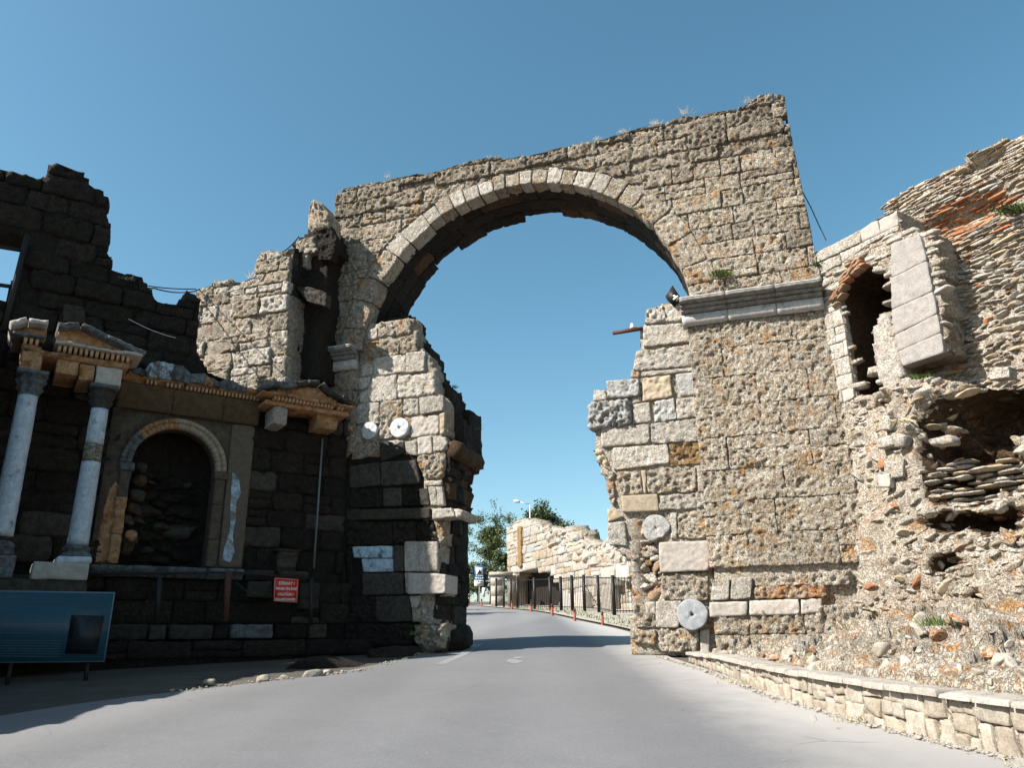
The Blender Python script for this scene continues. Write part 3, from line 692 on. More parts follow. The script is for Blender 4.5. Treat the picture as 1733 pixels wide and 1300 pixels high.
# ------------------------------------------------------------------ right infill pier
rp = thing('infill_pier', 'pale block pier walled into the arch at right with a grey millstone', 'pier', tuple(A.F(9.3, 1.1, -.6)))
wR = -.35
Z1 = lambda L_: [([(980+x/3.9385, 470+y/3.9385) for x, y in q], m_, k) for q, m_, k in L_]
Z2 = lambda L_: [([(980+x/3.9385, 780+y/3.9385) for x, y in q], m_, k) for q, m_, k in L_]
B = lambda **k: k
quads(A, wR, Z1([
    ([(450, 215), (560, 180), (575, 292), (436, 305)], 'white', B(rough=.05, pit=.09)),
    ([(565, 180), (690, 163), (692, 280), (580, 292)], 'white', B(rough=.03)),
    ([(425, 322), (727, 298), (742, 425), (430, 460)], 'white', B(rough=.02)),
    ([(378, 490), (745, 442), (763, 588), (358, 618)], 'white', B(rough=.035, pit=.03)),
    ([(412, 630), (775, 594), (780, 620), (414, 660)], 'white', B(er=.015)),
    ([(340, 610), (408, 625), (408, 665), (340, 665)], 'mortar', B(er=.05, rough=.04)),
    ([(183, 690), (402, 672), (402, 790), (192, 805)], 'grey', B(rough=.03, pit=.03, prot=.05)),
    ([(427, 668), (608, 645), (620, 788), (425, 825)], 'tan', B(rough=.03)),
    ([(638, 640), (780, 625), (795, 775), (670, 790)], 'grey', B(rough=.015, pit=.0)),
    ([(98, 750), (172, 748), (186, 812), (92, 822)], 'white', {}),
    ([(60, 832), (345, 808), (350, 980), (58, 1022)], 'grey', B(rough=.06, pit=.09, er=.09, prot=.10)),
    ([(352, 795), (410, 790), (412, 825), (354, 838)], 'white', {}),
    ([(360, 842), (470, 826), (478, 960), (360, 972)], 'white', {}),
    ([(500, 826), (640, 805), (648, 945), (500, 965)], 'grey', B(rough=.04, pit=.05)),
    ([(645, 805), (790, 790), (800, 925), (652, 945)], 'white', B(rough=.04, pit=.05)),
    ([(145, 1002), (465, 976), (472, 1100), (150, 1132)], 'white', {}),
    ([(476, 972), (800, 937), (812, 1090), (480, 1105)], 'white', B(rough=.03, pit=.03)),
    ([(222, 1134), (590, 1110), (604, 1235), (225, 1285)], 'white', {}),
    ([(600, 1112), (820, 1096), (836, 1240), (606, 1255)], 'rust', RGH),
    ([(90, 1145), (148, 1140), (215, 1290), (140, 1240)], 'tan', RGH),
]), rp)
quads(A, wR, Z2([
    ([(160, 90), (228, 70), (236, 290), (215, 290)], 'palecore', RGH),
    ([(240, 75), (408, 66), (430, 225), (286, 230)], 'trav', RGH),
    ([(413, 66), (446, 64), (448, 220), (434, 222)], 'tan', {}),
    ([(450, 62), (780, 40), (785, 200), (452, 217)], 'trav', RGH),
    ([(785, 32), (836, 28), (850, 206), (790, 212)], 'white', {}),
    ([(284, 237), (524, 222), (534, 335), (290, 346)], 'tan', B(rough=.006, pit=.0, prot=.05)),
    ([(530, 230), (842, 208), (860, 308), (540, 332)], 'white', B(rough=.045, pit=.04)),
    ([(188, 320), (240, 335), (292, 372), (190, 408)], 'tan', {}),
    ([(190, 415), (300, 402), (320, 570), (196, 560)], 'white', {}),
    ([(608, 346), (650, 344), (652, 522), (610, 520)], 'white', {}),
    ([(655, 344), (868, 328), (890, 510), (660, 515)], 'trav', RGH),
    ([(534, 546), (866, 536), (868, 733), (540, 746)], 'pink', B(rough=.010, pit=.012, prot=.06)),
    ([(544, 760), (855, 744), (862, 928), (560, 932)], 'trav', RGH),
    ([(512, 938), (684, 934), (664, 1115), (514, 1112)], 'white', B(rough=.005, pit=0, prot=.04)),
    ([(444, 946), (508, 940), (510, 1025), (446, 1020)], 'pink', {}),
    ([(358, 962), (440, 950), (506, 1035), (370, 1112)], 'trav', RGH),
    ([(442, 1028), (508, 1030), (510, 1112), (380, 1112)], 'trav', RGH),
    ([(348, 1128), (520, 1122), (520, 1238), (350, 1215)], 'trav', B(rough=.05, pit=.06, er=.07, prot=.05)),
    ([(524, 1122), (796, 1120), (800, 1290), (524, 1270)], 'trav', B(rough=.05, pit=.06, er=.05, prot=.05)),
    ([(803, 1132), (868, 1126), (870, 1290), (806, 1290)], 'pink', S0),
]), rp)
def disc(pl, w, x, y, rx, mat, parent, name, thick=.22, hole=.04, dia=False, chip=0., prot=.06):
    cu, cv = pl.at(x, y, w); r = abs(pl.at(x+rx, y, w)[0]-cu); n = 48; mb = MB(); V = []; rs = [1, .985, .9, .6, .3, hole/r]
    ws = [prot-.02, prot, prot+.006, prot+.004, prot+.006, prot+.004]
    for q, (s, ww) in enumerate(zip(rs, ws)):
        for i in range(n):
            t = 6.28318*i/n; rr = r*s
            if q < 5: rr *= 1+.022*math.sin(3*t+1)+.012*math.sin(7*t)
            if chip and q < 3: rr *= 1-chip*max(0, math.cos(t-4.9))**10-chip*.7*max(0, math.cos(t-5.7))**14
            if q == 5 and dia: rr = hole/(abs(math.cos(t))+abs(math.sin(t)))*1.1
            V.append((cu+rr*math.cos(t), cv+rr*math.sin(t), w+ww+.006*math.sin(5*t+q)*(q < 5)))
    for i in range(n):
        t = 6.28318*i/n; rr = hole if not dia else hole/(abs(math.cos(t))+abs(math.sin(t)))*1.1; V.append((cu+rr*math.cos(t), cv+rr*math.sin(t), w+prot-.12))
    for i in range(n):
        t = 6.28318*i/n; V.append((V[i][0], V[i][1], w+prot-thick))
    V = np.array(V); P = pl.F(V[:, 0], V[:, 1], V[:, 2]); Q = []
    seq = [7, 0, 1, 2, 3, 4, 5, 6]
    for a, b in zip(seq[:-1], seq[1:]):
        for i in range(n): j = (i+1) % n; Q.append((a*n+i, a*n+j, b*n+j, b*n+i))
    T = []; P = np.concatenate([P, P[6*n:7*n].mean(0)[None]]); c = len(P)-1
    T = [(c, 6*n+i, 6*n+(i+1) % n) for i in range(n)]
    return mk(name, P, Q, T, mat, parent, smooth=False)
disc(A, wR, 1173, 1041, 26, M['drum'], rp, 'millstone', .35, .035, prot=.22)
disc(A, wR, 1110.5, 895, 24, M['grey'], rp, 'column_drum', .3, .018, chip=.34, prot=.03)
# rubble heart showing where blocks have fallen out
heart = A.pts([(1058, 880), (1088, 866), (1093, 915), (1118, 925), (1116, 985), (1122, 1020), (1090, 1022), (1076, 1010), (1070, 960), (1066, 900)], wR-.15)
scatter(heart, A, 150, .085, [(M['white'], 3), (M['palecore'], 3), (M['mortar'], 2), (M['rust'], 1), (M['tan'], 1)], rp, w=wR-.2, flat=(.5, .9), long=(1, 1.5), tilt=.5, lim=90, minr=.62, sink=.3)
rp_o = A.pts([(1168, 505), (1100, 520), (1092, 545), (1082, 590), (1072, 640), (1030, 655), (1000, 680), (1000, 720), (1010, 735), (1005, 770), (1018, 795), (1030, 830), (1036, 860), (1030, 870), (1032, 915), (1052, 935), (1064, 945), (1074, 1010), (1068, 1040), (1068, 1110), (1215, 1110), (1195, 700)], wR)
def hole_w(u, v):
    c = A.at(1100, 960, wR); d_ = np.exp(-(((u-c[0])/.22)**2+((v-c[1])/.75)**2)); return -.35*d_
sheet(rp_o, lambda u, v, w: A.F(u, v, np.asarray(w)+wR-.075), .10, .85, M['palecore'], rp, wfun=hole_w, rough=.04)
rp_b = [(u+.12*math.sin(v*3)-.05, v) for u, v in rp_o]
sheet([(u+(.1 if v > 6 else 0), v) for u, v in rp_o], lambda u, v, w: A.F(u, v, np.asarray(w)+wR-.92), .13, 1.2, M['core'], rp, rough=.09)
mb = MB()
u0, v0 = A.at(1199, 948, 0); box(mb, lambda u, v, w: A.F(u, v, np.asarray(w)-.22), u0-.0, u0+.10, v0-.17, v0+.17, -.1, .08)
tagit(mb.build('orange_brick', plain('orange_glazed_brick', (.62, .10, .02), .6, 0, .3, .3)), 'bright orange brick wedged upright in the dark joint beside the right pilaster', 'brick')

# ------------------------------------------------------------------ left infill pier
lp = thing('infill_pier', 'stepped block pier walled into the arch at left with two white discs', 'pier', tuple(A.F(2.2, 1.1, -.8)))
wl_ = -.12
Z3 = lambda L_: [([(580+x/5., 520+y/5.) for x, y in q], m_, k) for q, m_, k in L_]
Z4 = lambda L_: [([(580+x/3.25, 720+y/3.25) for x, y in q], m_, k) for q, m_, k in L_]
quads(A, wl_, Z3([
    ([(300, 128), (578, 84), (580, 225), (290, 262)], 'trav', B(rough=.05, pit=.05, er=.06)),
    ([(212, 195), (290, 172), (288, 262), (205, 275)], 'white', {}),
    ([(180, 290), (480, 262), (480, 405), (215, 445)], 'trav', B(rough=.05, pit=.05, er=.06)),
    ([(484, 250), (628, 235), (634, 372), (484, 400)], 'travdark', RGH),
    ([(256, 430), (530, 396), (528, 548), (258, 582)], 'white', B(rough=.015)),
    ([(536, 385), (696, 372), (690, 542), (534, 556)], 'white', B(prot=.03)),
    ([(142, 490), (250, 470), (252, 570), (160, 590)], 'white', B(er=.05)),
    ([(250, 592), (452, 566), (455, 775), (140, 808), (150, 720), (205, 690)], 'white', B(rough=.02)),
    ([(112, 602), (240, 594), (200, 690), (146, 700)], 'white', {}),
    ([(460, 582), (785, 544), (782, 738), (458, 772)], 'white', B(rough=.03, pit=.03, er=.05)),
    ([(92, 745), (140, 735), (146, 790), (98, 812)], 'white', B(er=.05)),
    ([(100, 815), (305, 800), (308, 985), (104, 990)], 'white', B(rough=.025, pit=.02)),
    ([(314, 785), (510, 790), (500, 950), (314, 962)], 'trav', B(rough=.03, pit=.04)),
    ([(516, 780), (640, 768), (642, 905), (512, 915)], 'white', B(rough=.025, pit=.03)),
    ([(650, 764), (858, 756), (858, 878), (660, 910)], 'white', B(prot=.04)),
    ([(68, 992), (156, 990), (156, 1140), (66, 1146)], 'white', {}),
    ([(308, 968), (418, 958), (424, 1108), (310, 1120)], 'white', RGH),
    ([(576, 930), (812, 912), (810, 1068), (574, 1102)], 'pink', B(rough=.018, pit=.02)),
    ([(818, 900), (866, 885), (860, 1075), (820, 1080)], 'tan', {}),
    ([(320, 1135), (520, 1120), (520, 1215), (420, 1200)], 'pink', {}),
    ([(524, 1130), (628, 1118), (628, 1255), (575, 1258), (526, 1215)], 'white', B(er=.05)),
    ([(634, 1105), (752, 1090), (755, 1235), (636, 1250)], 'pink', {}),
    ([(762, 1095), (868, 1090), (885, 1150), (850, 1215), (764, 1228)], 'white', B(rough=.01, er=.06)),
]), lp)
quads(A, wl_, Z4([  # dark and halfdark blocks paint in the shadow cast on the pier
    ([(404, 165), (560, 148), (556, 292), (440, 296)], 'trav', B(rough=.06, pit=.08, er=.05)),
    ([(200, 95), (340, 88), (340, 150), (208, 200)], 'halfdark', {}),
    ([(36, 225), (200, 200), (205, 330), (38, 345)], 'halfdark', {}),
    ([(208, 200), (400, 190), (425, 318), (210, 335)], 'halfdark', {}),
    ([(445, 305), (545, 300), (540, 328), (450, 334)], 'white', S0),
    ([(470, 338), (510, 336), (520, 440), (484, 440)], 'white', {}),
    ([(514, 336), (548, 336), (562, 440), (522, 442)], 'white', {}),
    ([(420, 350), (466, 342), (480, 440), (425, 440)], 'halfdark', {}),
    ([(220, 345), (325, 345), (325, 445), (222, 446)], 'halfdark', {}),
    ([(36, 350), (215, 350), (215, 450), (38, 455)], 'dark', RGH),
    ([(330, 342), (415, 340), (418, 440), (330, 445)], 'dark', RGH),
    ([(16, 460), (90, 458), (92, 522), (18, 525)], 'halfdark', {}),
    ([(96, 466), (488, 458), (490, 515), (98, 522)], 'halfdark', B(prot=.10, rough=.008)),
    ([(500, 525), (562, 518), (558, 628), (540, 626)], 'trav', RGH),
    ([(400, 525), (495, 522), (530, 680), (400, 620)], 'dark', RGH),
    ([(20, 530), (270, 530), (270, 655), (22, 655)], 'dark', RGH),
    ([(275, 530), (395, 528), (395, 640), (278, 655)], 'dark', RGH),
    ([(52, 668), (270, 664), (270, 730), (56, 728)], 'bluestain', B(rough=.008)),
    ([(100, 735), (275, 734), (276, 805), (112, 808)], 'bluestain', B(rough=.008)),
    ([(280, 660), (336, 662), (336, 805), (282, 805)], 'halfdark', {}),
    ([(342, 640), (526, 640), (526, 804), (344, 806)], 'white', B(rough=.006, pit=0, prot=.04)),
    ([(104, 815), (330, 812), (334, 930), (108, 935)], 'halfdark', {}),
    ([(338, 812), (364, 810), (366, 925), (345, 925)], 'white', {}),
    ([(370, 812), (578, 822), (576, 926), (368, 932)], 'pink', B(rough=.012, prot=.12, depth=.8)),
    ([(180, 942), (362, 940), (378, 1080), (182, 1082)], 'halfdark', {}),
    ([(366, 940), (432, 938), (410, 1004), (378, 1006)], 'white', {}),
    ([(378, 1010), (430, 1008), (428, 1082), (382, 1084)], 'trav', {}),
    ([(398, 1090), (580, 1086), (550, 1230), (470, 1250), (405, 1190)], 'trav', B(rough=.06, pit=.09, er=.08, prot=.12)),
    ([(20, 660), (48, 660), (50, 930), (22, 930)], 'dark', RGH),
    ([(16, 940), (176, 942), (178, 1085), (18, 1085)], 'dark', RGH),
    ([(10, 1095), (390, 1092), (395, 1215), (12, 1230)], 'dark', B(rough=.05, pit=.06, er=.08, prot=.06)),
]), lp)
disc(A, wl_, 626.0, 729.5, 13.4, M['disc'], lp, 'marble_disc', .2, .05, dia=True)
disc(A, wl_, 677.5, 724.8, 15.6, M['disc'], lp, 'marble_disc', .2, .05, dia=True, prot=.07)
front_o = [(612, 548), (700, 540), (704, 560), (708, 590), (722, 598), (738, 630), (742, 668), (756, 672), (758, 700), (756, 735), (752, 742), (757, 765), (750, 800), (748, 850), (752, 905), (744, 935), (744, 968), (752, 978), (756, 1005), (745, 1010), (745, 1050), (758, 1060), (750, 1095), (720, 1115), (585, 1115), (592, 740)]
fo = A.pts(front_o, wl_-.08)
sheet(clip_cell(fo, [(-1, 6.35), (6, 6.35), (6, 14), (-1, 14)]), lambda u, v, w: A.F(u, v, np.asarray(w)+wl_-.065), .10, .6, M['palecore'], lp, rough=.04)
sheet(clip_cell(fo, [(-1, 0), (2.9, 0), (2.9, 6.36), (-1, 6.36)]), lambda u, v, w: A.F(u, v, np.asarray(w)+wl_-.09), .10, .55, M['dark'], lp, rough=.04)  # core under the cast shadow coloured dark as painted shade
sheet(clip_cell(fo, [(2.9, 0), (6, 0), (6, 6.36), (2.9, 6.36)]), lambda u, v, w: A.F(u, v, np.asarray(w)+wl_-.065), .10, .6, M['palecore'], lp, rough=.04)
mid_o = [(620, 552), (700, 542), (712, 548), (712, 570), (735, 600), (746, 640), (770, 665), (778, 700), (790, 720), (796, 760), (778, 800), (772, 850), (776, 900), (762, 930), (760, 975), (762, 1010), (762, 1060), (768, 1078), (762, 1098), (640, 1098)]
sheet(A.pts(mid_o, -1.0), lambda u, v, w: A.F(u, v, np.asarray(w)-.62), .12, .75, M['dark'], lp, rough=.08)  # passage side of the pier darkened, its shade put into the stone
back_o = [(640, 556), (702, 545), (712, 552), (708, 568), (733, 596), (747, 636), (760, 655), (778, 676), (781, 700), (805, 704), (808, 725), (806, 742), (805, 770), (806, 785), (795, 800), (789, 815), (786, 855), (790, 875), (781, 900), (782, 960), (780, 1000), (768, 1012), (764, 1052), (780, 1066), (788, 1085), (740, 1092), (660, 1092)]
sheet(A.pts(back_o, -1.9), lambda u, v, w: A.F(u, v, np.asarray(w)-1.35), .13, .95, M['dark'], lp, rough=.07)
# blocks seen on the side of the pier (they face right; their shade is put into the dark stone)
SD = side(A, 3.52, 0)
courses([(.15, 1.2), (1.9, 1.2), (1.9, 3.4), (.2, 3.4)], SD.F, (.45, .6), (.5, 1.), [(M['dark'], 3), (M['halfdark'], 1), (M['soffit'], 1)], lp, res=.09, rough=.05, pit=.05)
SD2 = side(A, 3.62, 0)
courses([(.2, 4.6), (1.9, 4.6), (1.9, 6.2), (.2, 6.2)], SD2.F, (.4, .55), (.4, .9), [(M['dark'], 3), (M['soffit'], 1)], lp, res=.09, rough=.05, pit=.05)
# the long lintel that sticks out of the side, and the cornice block under it
def bar(pl, p0, w0, p1, w1, r, mat, parent, name, n=7, seed=0):
    a = pl.F(*pl.at(*p0, w0), w0); b = pl.F(*pl.at(*p1, w1), w1); mb = MB(); P = []; R = []
    for i in range(n+1): P.append(a+(b-a)*i/n); R.append(r*(1+.10*math.sin(i*2.1+seed)))
    tube(mb, P, R, 8); V = np.concatenate(mb.V); V = V+.03*fbm(V, 5, 2)[:, None]; mb.V = [V]
    return mb.build(name, mat, parent)
bar(A, (768, 760), -.2, (806, 784), -2.0, .25, M['soffit'], lp, 'lintel')
quads(A, .06, [([(732, 862), (764, 860), (771, 875), (733, 880)], 'white', B(rough=.02, er=.02, depth=.5, prot=.05)),
               ([(766, 860), (784, 862), (783, 875), (773, 878)], 'white', B(rough=.04, er=.06, depth=1.1))], lp, name='cornice_block')
lump(lp, A.F(*A.at(770, 1082, -1.2), -1.2), (A.u, -A.n, A.v), (.45, .8, .42), (0, 0, .2), M['dark'], True, 'boulder')
# ------------------------------------------------------------------ LEFT: buttress wall in full sun behind the fountain
bt = thing('ruined_wall', 'sunlit stub of block wall left of the arch, stepped up to one pointed block on top', 'ruined wall', tuple(A.F(-2.3, 1.2, .8)))
wb = 1.5
bo = [(300, 720), (330, 640), (326, 500), (338, 488), (358, 484), (360, 474), (388, 472), (392, 480), (428, 472), (432, 440), (440, 428), (462, 425), (488, 423), (491, 436), (489, 500), (485, 560), (482, 640), (478, 720)]
BO = A.pts(bo, wb)
FB = lambda u, v, w: A.F(u, v, np.asarray(w)+wb)
courses(BO, FB, (.36, .56), (.42, 1.05), [(M['trav'], 3), (M['white'], 3.4), (M['travdark'], .8)], bt, rough=.035, pit=.045, gap=.018, prot=(-.06, .08), er=.035, res=.036)
sheet(BO, lambda u, v, w: A.F(u, v, np.asarray(w)+wb-.055), .11, 1.3, M['core'], bt, rough=.06)
uc = A.at(487, 520, wb)[0]
SB = side(A, uc, wb)
sdo = [(.1, 6.5), (1.3, 6.5), (1.3, 13.1), (.9, 13.1), (.75, 12.5), (.1, 12.4)]
courses(sdo, SB.F, (.45, .7), (.6, 1.2), [(M['dark'], 4), (M['halfdark'], .6)], bt, rough=.03, pit=.04, res=.08, prot=(-.02, .04))  # side turned from the sun gets darker stone, shade painted in
quads(A, 1.2, [([(498, 483), (530, 486), (551, 496), (551, 518), (520, 510)], 'halfdark', B(rough=.03))], bt)
# higher mass between the stub and the arch, with the loose pointed block
up = [(488, 640), (490, 440), (497, 425), (494, 412), (508, 402), (520, 392), (530, 386), (550, 378), (560, 392), (566, 420), (552, 440), (545, 600), (542, 640)]
UP = A.pts(up, .75); sheet(UP, lambda u, v, w: A.F(u, v, np.asarray(w)+.75), .11, .9, M['dark'], bt, rough=.07)  # dark colour carries the shade of this mass
quads(A, 1.0, [([(496, 436), (500, 408), (530, 398), (538, 425), (518, 430), (514, 446)], 'trav', B(rough=.05, er=.07)),
               ([(512, 428), (521, 426), (518, 450), (510, 452)], 'white', {}),
               ([(536, 392), (558, 382), (570, 404), (560, 440), (540, 440)], 'dark', RGH)], bt)
V = []
cu, cv = A.at(538, 365, .9)
pts3 = [(-.42, -.38, .45), (.50, -.38, .35), (.52, -.38, -.45), (-.40, -.38, -.45), (-.44, .12, .5), (.50, .05, .32), (.50, .05, -.4), (-.40, .10, -.42), (-.05, .52, .10), (.30, .42, -.05)]
V = A.F(np.array([cu+p[0] for p in pts3]), np.array([cv+p[1] for p in pts3]), np.array([.8+p[2] for p in pts3]))
q = A.pts([(516, 388), (520, 364), (534, 343), (550, 350), (562, 368), (558, 388)], .95)
stone(q[::-1], lambda u, v, w: A.F(u, v, np.asarray(w)+.95+.25*(v-q[0][1])), prot=.12, depth=.7, rough=.06, pit=.06, er=.08, mat=M['trav'], parent=bt, name='pointed_block', face=lambda uv: -.55*np.clip(q[0][0]+.45-uv[..., 0], 0, 1))
mb = MB()

# ------------------------------------------------------------------ LEFT: fountain wall (in shade, deepened by its darkened stone colours)
fw_ = thing('fountain_wall', 'dark shaded masonry wall on the left with a round-headed niche and broken cornice', 'ancient wall', tuple(L.F(4, .9, -.3)))
LO = L.pts([(340, 505), (338, 640), (345, 668)], 0)
lo = [(-3.2, .6), (8.0, .6), (8.02, 3.4), (7.95, 6.9), (7.9, 7.85), (6.2, 8.1), (5.3, 7.8), (4.1, 8.1), (3.75, 8.6), (3.65, 10.1), (3.3, 10.25)]
tw = L.pts([(318, 500), (300, 520), (290, 522), (272, 512), (262, 508), (258, 490), (240, 470), (205, 465), (186, 466), (190, 455), (190, 440), (180, 425), (186, 415), (188, 385), (183, 372), (182, 335), (170, 322), (150, 315), (144, 290), (128, 285), (122, 292), (98, 274), (86, 276), (76, 300), (62, 298), (40, 296), (38, 290), (18, 286), (0, 284)], 0)
win = [(-1.9, 10.55), (-.42, 10.62), (-.60, 9.25), (-1.9, 9.3)]
win = L.pts([(-70, 378), (0, 387), (20, 396), (42, 400), (16, 508), (-70, 498)], 0)
lo = lo+tw+[(-3.2, 12.2)]
NC, NV, NR = 3.56, 5.57, .98
niche = [(2.62, 3.25), (4.46, 3.25), (4.5, NV)]+arc(NR, 0, math.pi, 24, NC, NV)+[(2.58, NV)]
def not_open(u, v): return bool(inpoly(niche, np.array(u), np.array(v))) or (u < -.05 and 9.0 < v < 10.85) or (2.0 < u < 5.42 and 3.1 < v < 7.9) or v < 1.9 and u > 2.5
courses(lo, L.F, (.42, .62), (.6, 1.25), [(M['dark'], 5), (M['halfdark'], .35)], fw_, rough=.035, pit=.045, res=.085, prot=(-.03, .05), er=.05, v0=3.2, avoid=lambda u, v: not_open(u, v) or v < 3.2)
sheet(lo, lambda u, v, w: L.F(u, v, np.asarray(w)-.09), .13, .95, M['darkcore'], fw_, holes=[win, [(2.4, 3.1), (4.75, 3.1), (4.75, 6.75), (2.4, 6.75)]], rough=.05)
# plastered face round the niche, its hollow and rubble back
face = [(2.05, 3.22), (5.40, 3.22), (5.38, 6.87), (2.05, 6.87)]
def arcface(u0, u1, v0, v1, mat, parent, name):      # flat face with a round-headed hole: strips from hole edge to frame
    hole_ = [(2.60, 3.24)]+[(2.58, 3.24+(NV-3.24)*k/6) for k in range(1, 7)]+arc(NR, math.pi, 0, 28, NC, NV)[1:-1]+[(4.54, NV-(NV-3.24)*k/6) for k in range(0, 7)]
    n = len(hole_); outer = []
    for (u, v) in hole_:
        if v <= NV+.001: outer.append((u0 if u < NC else u1, v))
        else:
            d = np.array([u-NC, v-NV]); d /= np.linalg.norm(d); k = min((u1-NC)/abs(d[0]) if d[0] > 0 else (NC-u0)/max(abs(d[0]), 1e-6), (v1-NV)/max(d[1], 1e-6)); outer.append((NC+d[0]*k, NV+d[1]*k))
    mb = MB(); V = []
    for (a, b), (c, d) in zip(hole_, outer): V += [(a, b, -.5), (a, b, .0), (a+(c-a)*.5, b+(d-b)*.5, 0), (c, d, 0), (c, d, -.2)]
    V = np.array(V); P = L.F(V[:, 0], V[:, 1], V[:, 2]); Q = []
    for i in range(n-1):
        for k in range(4): Q.append((i*5+k, i*5+k+1, (i+1)*5+k+1, (i+1)*5+k))
    mb.add(P, [q[::-1] for q in Q])
    # corner fillers
    for i in range(n-1):
        (c, d), (e, f) = outer[i], outer[i+1]
        if abs(c-e) > .02 and abs(d-f) > .02:
            cx = u0 if c < NC else u1
            mb.add(L.F(np.array([c, e, cx]), np.array([d, f, v1]), np.array([0., 0., 0.])), None, [(0, 1, 2)])
    return mb.build(name, mat, parent)
arcface(2.05, 5.40, 3.22, 6.87, M['darkplaster'], fw_, 'plaster_face')
sheet([(2.3, 3.1), (4.8, 3.1), (4.8, 6.8), (2.3, 6.8)], lambda u, v, w: L.F(u, v, np.asarray(w)-.55-.35*np.sqrt(np.clip(1-((np.asarray(u)-NC)/1.2)**2, 0, 1))), .12, .3, M['darkcore'], fw_, rough=.05)
scatter([(2.65, 3.4), (4.4, 3.4), (4.3, 5.4), (2.7, 5.6)], L, 90, .12, [(M['dark'], 3), (M['halfdark'], .6)], fw_, w=-.78, lim=90, flat=(.5, .8), name='rubble_stone')
for (x, y, s, mt) in ((238, 812, .17, 'soffit'), (232, 838, .2, 'halfdark'), (228, 862, .2, 'soffit'), (222, 905, .15, 'orange'), (218, 880, .15, 'halfdark'), (240, 790, .15, 'halfdark'), (215, 930, .17, 'soffit')):
    u, v = L.at(x, y, -.2); lump(fw_, L.F(u, v, -.25), (L.u, -L.n, L.v), (s, s, s*.8), (random.random(), .2, 0), M[mt], True, 'rubble_stone')
# frame of the niche: two jambs, imposts, archivolt pieces
for s, (a, b) in ((0, (2.40, 2.62)), (1, (4.52, 4.76))):
    seg = [(3.25, 3.9), (3.9, 4.75), (4.75, 5.38)]
    for v0, v1 in seg:
        mt = M['orange'] if (s == 0 and v0 < 4.5) else M['darkplaster']
        if s == 1: mt = M['darkplaster']
        stone([(a, v0+.004), (b, v0+.004), (b, v1-.004), (a, v1-.004)], L.F, prot=.09, depth=.3, rough=.008 if s else .02, mat=mt, parent=fw_, name='niche_jamb', er=.015, jit=.003)
    stone([(a-.04, 5.38), (b+.05, 5.38), (b+.06, 5.56), (a-.05, 5.56)], L.F, prot=.15, depth=.3, rough=.006, mat=M['oldgrey'] if s == 0 else M['darkplaster'], parent=fw_, name='niche_impost', er=.02)
ths = [math.pi, 2.45, 1.62, .95, .0]
for i in range(4):
    q = []
    n = 8
    for k in range(n):
        t0 = ths[i]+(ths[i+1]-ths[i])*k/n; t1 = ths[i]+(ths[i+1]-ths[i])*(k+1)/n
        mb = MB() if k == 0 else mb
        for (r0, r1, w1) in ((.96, 1.10, .09), (1.10, 1.20, .12)):
            V = []
            for w_ in (w1, -.1):
                for r, t in ((r0, t0), (r0, t1), (r1, t1), (r1, t0)): V.append((NC+r*math.cos(t), NV+.0+r*math.sin(t), w_))
            V = np.array(V); mb.add(L.F(V[:, 0], V[:, 1], V[:, 2]), [(3, 2, 1, 0), (0, 1, 5, 4), (1, 2, 6, 5), (2, 3, 7, 6), (3, 0, 4, 7)])
    mb.build('archivolt', M['orange'] if i == 1 else M['oldgrey'] if i == 0 else plain('pale_brown_marble%d' % i, (.27, .215, .155), .8, 0, .25, .6, 8), fw_)
# plaster strips and stains
stone(L.pts([(160, 952), (186, 952), (190, 900), (207, 830), (196, 815), (184, 830), (172, 880)], .02), L.F, prot=.03, depth=.1, rough=.02, mat=M['orange'], parent=fw_, name='plaster_patch')
stone([(4.82, 3.26), (5.37, 3.26), (5.37, 6.85), (4.80, 6.85)], L.F, prot=.06, depth=.25, rough=.006, er=.012, mat=plain('grey_brown_plaster', (.10, .08, .058), .85, 0, .25, .5, 9), parent=fw_, name='pilaster_strip', jit=0)
st_ = L.pts([(394, 800), (404, 808), (408, 835), (400, 850), (399, 880), (394, 905), (397, 935), (390, 952), (376, 950), (380, 925), (389, 900), (390, 860), (391, 830)], .075)
M['limestain'] = stone_mat('pale_blue_lime_streak', (.42, .52, .60), (.22, .26, .28), (.12, .10, .08), .56, .3, .01, .5, .05, (.14, .12, .10), .5)
stone(st_, L.F, prot=.074, depth=.03, rough=.003, er=.01, mat=M['limestain'], parent=fw_, name='lime_streak')
# architrave, dentils, broken cornice
for a, b in ((2.08, 3.3), (3.3, 4.5), (4.5, 5.42)):
    moulding(L, [(-.2, 6.88), (.16, 6.88), (.16, 7.04), (.19, 7.05), (.19, 7.22), (.23, 7.24), (.23, 7.38), (.27, 7.42), (.27, 7.46), (-.2, 7.46)], a+.004, b-.004, plain('architrave_stone', (.085, .06, .035), .85, 0, .3, .6, 7), fw_, 'architrave')
def dentils(u0, u1, v0, v1, w0, w1, parent, mat, n, skip=()):
    du = (u1-u0)/n
    for i in range(n):
        if i in skip: continue
        mb = MB(); box(mb, L.F, u0+du*i, u0+du*(i+.58), v0, v1, w0, w1); mb.build('dentil', mat, parent)
M['dent'] = stone_mat('bounce_orange_dentil_marble', (.50, .33, .20), (.42, .24, .12), (.25, .10, .04), .62, .3, .01, .5, .1)  # orange of bounced light put into the dentil colour
dentils(2.62, 5.36, 7.47, 7.57, .2, .38, fw_, M['dent'], 30, (3, 4, 9))
moulding(L, [(-.1, 7.46), (.20, 7.465), (.20, 7.58), (.40, 7.60), (.40, 7.64), (-.1, 7.66)], 2.15, 5.40, M['orange'], fw_, 'dentil_band', rough=.012)
top_px = [(215, 636), (222, 628), (236, 624), (248, 630), (252, 616), (268, 612), (290, 616), (310, 622), (322, 634), (345, 634), (360, 642), (372, 648), (385, 642), (400, 650), (415, 658), (434, 668)]
tt = L.pts(top_px, .4)
